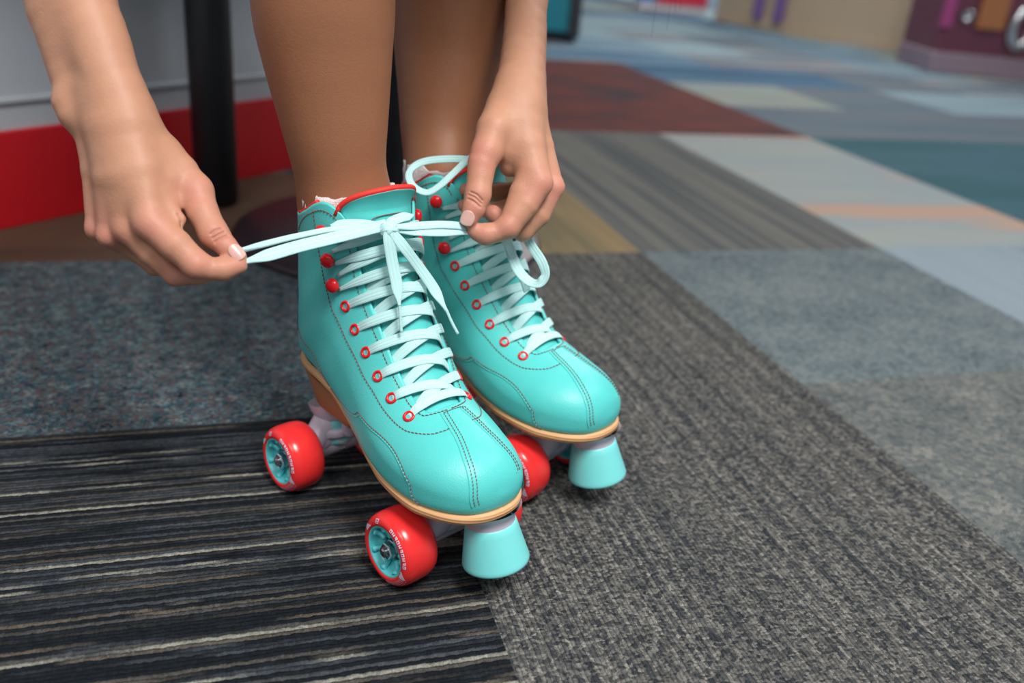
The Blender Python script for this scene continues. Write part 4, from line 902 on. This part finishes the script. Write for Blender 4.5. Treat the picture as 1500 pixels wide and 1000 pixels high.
# clothes (above the picture) and hair
for nm,CH,infl in (('shirt',[UP[7],UP[8],([(-.33,.84,.77,.05),(-.30,.88,.83,.056),(-.13,.94,.86,.074),(.02,1.0,.84,.056),(.045,1.01,.77,.05)],.04)],.012),('shorts',[([(-.20,.88,.52,.078),(-.25,1.03,.53,.094)],.03),([(-.08,1.0,.52,.078),(-.11,1.12,.53,.094)],.03),UP[7]],.010)):
    pr=[([(*p[:3],p[3]+infl) for p in pts],k) for pts,k in CH]
    A=np.array([p for pts,_ in pr for p in pts]); f,l0=build_field(pr,(A[:,:3]-A[:,3:]).min(0)-.03,(A[:,:3]+A[:,3:]).max(0)+.03,.009); v_,f_=polygonise(f,l0,.009); mesh_obj(nm,v_,f_,M['shirt'],person)
mb=MB(); rh=random.Random(5)
for k in range(150):
    a=rh.uniform(0,2*PI); top=np.array([-.10+.075*math.cos(a),.83+.075*math.sin(a),1.03]); lowx=rh.uniform(-.10,.10)
    p1=np.array([-.10+.095*math.cos(a),.80+.08*math.sin(a),.96]); zt=rh.uniform(.46,.60); p3=np.array([lowx,rh.uniform(.60,.72),zt])
    tube(mb,cat_spline(np.array([top,p1,(p1+p3)*.5+np.array([0,-.03,0]),p3]),12),.0022,5,nref=(0,1,.1),scale=[[1-.7*i/11] for i in range(12)])
STR=[((.060,.61),(.0565,.600,.4165)),((.072,.60),(.0805,.585,.4080)),((.076,.61),(.0775,.590,.3985)),((.070,.62),(.0700,.602,.3930)),((.055,.62),(.0590,.604,.4070)),((.078,.60),(.0835,.588,.4120)),((-.03,.60),(-.0280,.585,.4050)),((-.033,.60),(-.0255,.590,.3960))]
for (tx,ty),e_ in STR:
    tube(mb,cat_spline(np.array([(-.05,.78,.97),(tx*.5,.68,.72),(tx,ty,.50),e_]),24),.00035,5,nref=(0,1,.1),scale=[[1-.8*i/23] for i in range(24)])
mb.obj('hair',M['hair'],person)

# ================================================================ furniture behind
def disc_stool(name, x, y, r, label, cat, seat_r=.19, hpole=.375):
    root=empty(name,(x,y,0)); mb=MB()
    lathe(mb,[(.001,.0),(r-.004,.0),(r,.002),(r,.006),(r-.006,.010),(r*.5,.016),(.05,.024),(.036,.036),(.001,.036)],(0,0,0),(0,0,1),72); mb.obj('base_plate',M['base'],root)
    mb=MB(); lathe(mb,[(.029,.02),(.029,hpole)],(0,0,0),(0,0,1),40); mb.obj('pole',M['black_steel'],root)
    mb=MB(); lathe(mb,[(.001,hpole),(seat_r-.02,hpole),(seat_r,hpole+.012),(seat_r,hpole+.030),(seat_r-.02,hpole+.042),(.001,hpole+.045)],(0,0,0),(0,0,1),64); mb.obj('seat',M['vinyl'],root)
    return tag(root,label,cat)
M['base']=simple('dark_base_plate',(.035,.022,.030),.35,200,.00005,.1)
M['vinyl']=simple('black_vinyl',(.02,.02,.022),.4,500,.0002,.1)
disc_stool('pedestal_stool',-.205,1.335,.235,'black round-base pedestal stool directly behind the skater, under her seat','stool')
root=empty('pedestal_table',(-.505,1.420,0)); mb=MB(); lathe(mb,[(.001,0),(.029,.0),(.034,.006),(.034,.70),(.001,.70)],(0,0,0),(0,0,1),40); mb.obj('table_leg',M['black_steel'],root)
mb=MB(); Rw=np.array([[.512,.859,0],[.859,-.512,0],[0,0,1.]]).T; box(mb,(.103,-.061,.715),(.95,.30,.03),rot=Rw); bevel(mb.obj('table_top',M['vinyl'],root,smooth=False),.006)
tag(root,'thick black table post standing before the red and white wall','table')
# wall (booth front) with red skirting, left rear
M['wall']=simple('grey_white_wall',(.50,.53,.57),.55,30,.0006,.05)
M['red_base']=simple('red_skirting_paint',(.62,.008,.016),.4,30,.0004,.08)
dW=np.array([.512,.859,0]); nW=np.array([.859,-.512,0]); w0=np.array([-.741,1.199,0])
def wall_box(name,a,b,z0,z1,t,off,m_,kind='structure'):
    p=[w0+dW*a+nW*off,w0+dW*b+nW*off]; q=[x-nW*t for x in p]; mb=MB()
    Vv=[(*x[:2],z) for z in (z0,z1) for x in (p[0],p[1],q[1],q[0])]
    mb.add(Vv,[(3,2,1,0),(4,5,6,7),(0,1,5,4),(1,2,6,5),(2,3,7,6),(3,0,4,7)]); o=mb.obj(name,m_,None,smooth=False); o['kind']=kind; return o
wall_box('wall_left',-1.3,.90,0,1.15,.10,-.004,M['wall'])
bevel(wall_box('baseboard_left',-1.3,.90,0,.136,.012,.004,M['red_base']),.002)
bevel(wall_box('trim_1',-1.3,.90,.172,.180,.010,.002,M['wall']),.002)
# low tan counter wall far away on the right
M['tan_wall']=None
m_,nt,b_=mat('tan_panel',(.55,.42,.27),.6); nn_=nt.noise(nt.obj(),1.6,2); nt.put(b_.inputs['Base Color'],nt.mix(nn_,(.52,.37,.24),(.58,.46,.34))); M['tan_wall']=m_
def slab(name,p,q,z0,z1,t,m_,parent=None,bev=0,kind=None):
    p=np.array([*p,0.]);q=np.array([*q,0.]); d=nrm(q-p); n_=np.array([-d[1],d[0],0])
    if n_[1]<0: n_=-n_
    mb=MB(); Vv=[(*x[:2],z) for z in (z0,z1) for x in (p,q,q+n_*t,p+n_*t)]
    mb.add(Vv,[(3,2,1,0),(4,5,6,7),(0,1,5,4),(1,2,6,5),(2,3,7,6),(3,0,4,7)]); o=mb.obj(name,m_,parent,smooth=False)
    if bev: bevel(o,bev)
    if kind: o['kind']=kind
    return o
slab('wall_right',(1.226,6.829),(2.27,5.185),0,1.05,.12,M['tan_wall'],kind='structure')
slab('trim_2',(1.218,6.815),(2.262,5.175),0,.05,.012,M['tan_wall'],kind='structure')
# maroon arcade cabinet with a silver ring
M['maroon_panel']=simple('maroon_laminate',(.16,.045,.075),.35,60,.0003,.25)
M['magenta']=simple('magenta_panel',(.40,.06,.22),.4,60,.0002,.1)
M['orange']=simple('orange_brown_panel',(.42,.16,.06),.5,60,.0002,.1)
M['lilac_grey']=simple('lilac_grey_kick',(.30,.22,.27),.5,60,.0002,.1)
M['dark_plastic']=simple('dark_plastic',(.03,.03,.035),.4,60,.0002,.1)
M['white_box']=simple('white_gloss_box',(.80,.74,.78),.4,60,.0002,.03)
M['red_box']=simple('red_gloss_panel',(.75,.03,.08),.4,60,.0002,.03)
M['blue_box']=simple('blue_gloss_panel',(.03,.25,.65),.4,60,.0002,.03)
M['teal_panel']=simple('teal_panel',(.01,.25,.32),.4,60,.0002,.05)
M['purple']=simple('purple_paint',(.22,.12,.35),.5,60,.0002,.05)
root=empty('arcade_cabinet',(2.07,4.62,0)); rz=0.0; root.rotation_euler=(0,0,rz)
mb=MB(); box(mb,(.33,.23,.60),(.98,.44,1.06)); bevel(mb.obj('cabinet_body',M['maroon_panel'],root,smooth=False),.01)
mb=MB(); box(mb,(.33,.22,.05),(1.00,.45,.10)); bevel(mb.obj('kick_plate',M['lilac_grey'],root,smooth=False),.01)
mb=MB(); box(mb,(-.145,-.004,.42),(.05,.03,.42)); bevel(mb.obj('side_strip',M['magenta'],root,smooth=False),.005)
mb=MB(); box(mb,(.06,-.012,.38),(.13,.03,.32)); bevel(mb.obj('front_panel',M['orange'],root,smooth=False),.005)
mb=MB(); R_=np.array([[.215+.045*math.cos(t),-.01,.235+.080*math.sin(t)] for t in np.linspace(0,2*PI,40,endpoint=False)]); tube(mb,R_,.024,12,nref=(0,1,0),closed=True); mb.obj('prize_hole_ring',M['chrome'],root)
mb=MB(); lathe(mb,[(.001,-.01),(.03,-.01),(.03,.012)],(-.055,-.005,.27),(0,-1,0),24); mb.obj('coin_knob',M['chrome'],root)
tag(root,'blurred maroon arcade cabinet with a silver ring at the far right','arcade machine')
# purple figure painted panels on the counter, boxes left of it
root=empty('display_box',(1.06,7.25,0)); 
mb=MB(); box(mb,(-.02,.2,.15),(.44,.30,.30)); bevel(mb.obj('box_body',M['white_box'],root,smooth=False),.01)
mb=MB(); box(mb,(-.02,.04,.14),(.42,.02,.16)); bevel(mb.obj('red_band',M['red_box'],root,smooth=False),.004)
root.scale=(.9,.9,.9)
tag(root,'blurred white box with a broad red band on the carpet at the top edge','box')
root=empty('bin',(.78,7.3,0)); mb=MB(); box(mb,(0,.15,.20),(.12,.24,.30)); bevel(mb.obj('bin_body',M['blue_box'],root,smooth=False),.01)
mb=MB(); box(mb,(0,.15,.025),(.13,.26,.05)); bevel(mb.obj('bin_plinth',M['white_box'],root,smooth=False),.01)
tag(root,'small blurred blue bin on a white plinth, left of the white box','bin')
for px_,py_,sd_ in ((1.42,6.49,'left'),(1.52,6.33,'right')):
    p=np.array([px_,py_]); d=nrm(np.array([1.174,-1.849])); o=slab('wall_motif',p,p+d*.09,.06,.42,.004,M['purple']); o.location=(-.012,-.010,0); o['label']='blurred purple upright motif on the tan counter front, '+sd_+' one of the two'; o['category']='wall motif'; o['group']='purple motifs on the tan counter front'
# teal and black machine at the top beside the arm
root=empty('game_machine',(.105,4.42,0))
mb=MB(); box(mb,(-.12,.15,.42),(.30,.30,.76)); bevel(mb.obj('machine_body',M['teal_panel'],root,smooth=False),.01)
mb=MB(); box(mb,(.045,.15,.47),(.055,.34,.90)); bevel(mb.obj('side_frame',M['dark_plastic'],root,smooth=False),.01)
mb=MB(); box(mb,(-.12,.15,.03),(.26,.24,.03)); bevel(mb.obj('bottom_rail',M['dark_plastic'],root,smooth=False),.01)
for x_ in (-.22,.03):
    mb=MB(); lathe(mb,[(.001,.0),(.020,.0),(.022,.01),(.016,.05),(.016,.11)],(x_,.06,0),(0,0,1),20); mb.obj('foot',M['dark_plastic'],root)
tag(root,'blurred teal machine with a black frame, at the top edge beside the arm','game machine')
# back wall and walls far off, closing the hall
M['hall']=simple('hall_wall_paint',(.42,.44,.46),.7,20,.0005,.05)
def plain(name,c,s,m_):
    mb=MB(); box(mb,c,s); o=mb.obj(name,m_,None,smooth=False); o['kind']='structure'; return o
plain('wall_back',(2.0,12.6,1.5),(18,.1,3.0),M['hall'])
M['ceil']=simple('ceiling_tiles',(.6,.6,.6),.8,20,.0005,.03)
plain('ceiling',(2.0,5.0,3.05),(18,18,.1),M['ceil'])

# ================================================================ camera, lights
def area(name,loc,aim,size,power,col=(1,1,1),sy=None):
    l=bpy.data.lights.new(name,'AREA'); l.energy=power; l.size=size; l.color=col
    if sy: l.shape='RECTANGLE'; l.size_y=sy
    o=bpy.data.objects.new(name,l); link(o); o.location=loc; d=Vector(aim)-Vector(loc); o.rotation_euler=d.to_track_quat('-Z','Y').to_euler(); return o
area('ceiling_panel_near',(.62,-.35,2.2),(-.05,.7,.1),.7,58,(1,.98,.95))
area('ceiling_panel_right',(2.2,1.6,2.9),(2.2,1.6,0),1.2,36,(.97,.98,1))
area('overhead_fill_far',(1.2,4.6,2.95),(1.2,4.6,0),1.6,66,(.97,.98,1))  # unseen soft fill, added overhead to light the background floor
area('ceiling_panel_hall',(2.5,8.6,2.95),(2.5,8.6,0),2.0,150,(1,.97,.93))
area('ceiling_panel_behind',(-.7,-1.4,2.8),(-.5,.8,0),1.2,34,(1,.97,.94))
w=bpy.data.worlds.new('world'); bpy.context.scene.world=w; w.use_nodes=True; w.node_tree.nodes['Background'].inputs[0].default_value=(.78,.84,.92,1); w.node_tree.nodes['Background'].inputs[1].default_value=.33
cam=bpy.data.cameras.new('camera'); co=bpy.data.objects.new('camera',cam); link(co)
FPX=1312.5; TH=math.radians(24.43); RO=math.radians(5.4)
fv=Vector((0,math.cos(TH),-math.sin(TH))); rv=Vector((1,0,0)); uv_=rv.cross(fv)
r2=rv*math.cos(RO)+uv_*math.sin(RO); u2=-rv*math.sin(RO)+uv_*math.cos(RO)
m4=Matrix((r2,u2,-fv)).transposed().to_4x4(); m4.translation=Vector((0,0,.4456)); co.matrix_world=m4
cam.sensor_width=36; cam.lens=36*FPX/1500; cam.clip_start=.02; cam.clip_end=60
cam.dof.use_dof=True; cam.dof.focus_distance=.655; cam.dof.aperture_fstop=3.6
sc=bpy.context.scene; sc.camera=co
sc.view_settings.view_transform='Standard'; sc.view_settings.look='None'; sc.view_settings.gamma=1; sc.view_settings.exposure=0.0
sc.cycles.max_bounces=6; sc.cycles.diffuse_bounces=3; sc.cycles.use_denoising=True
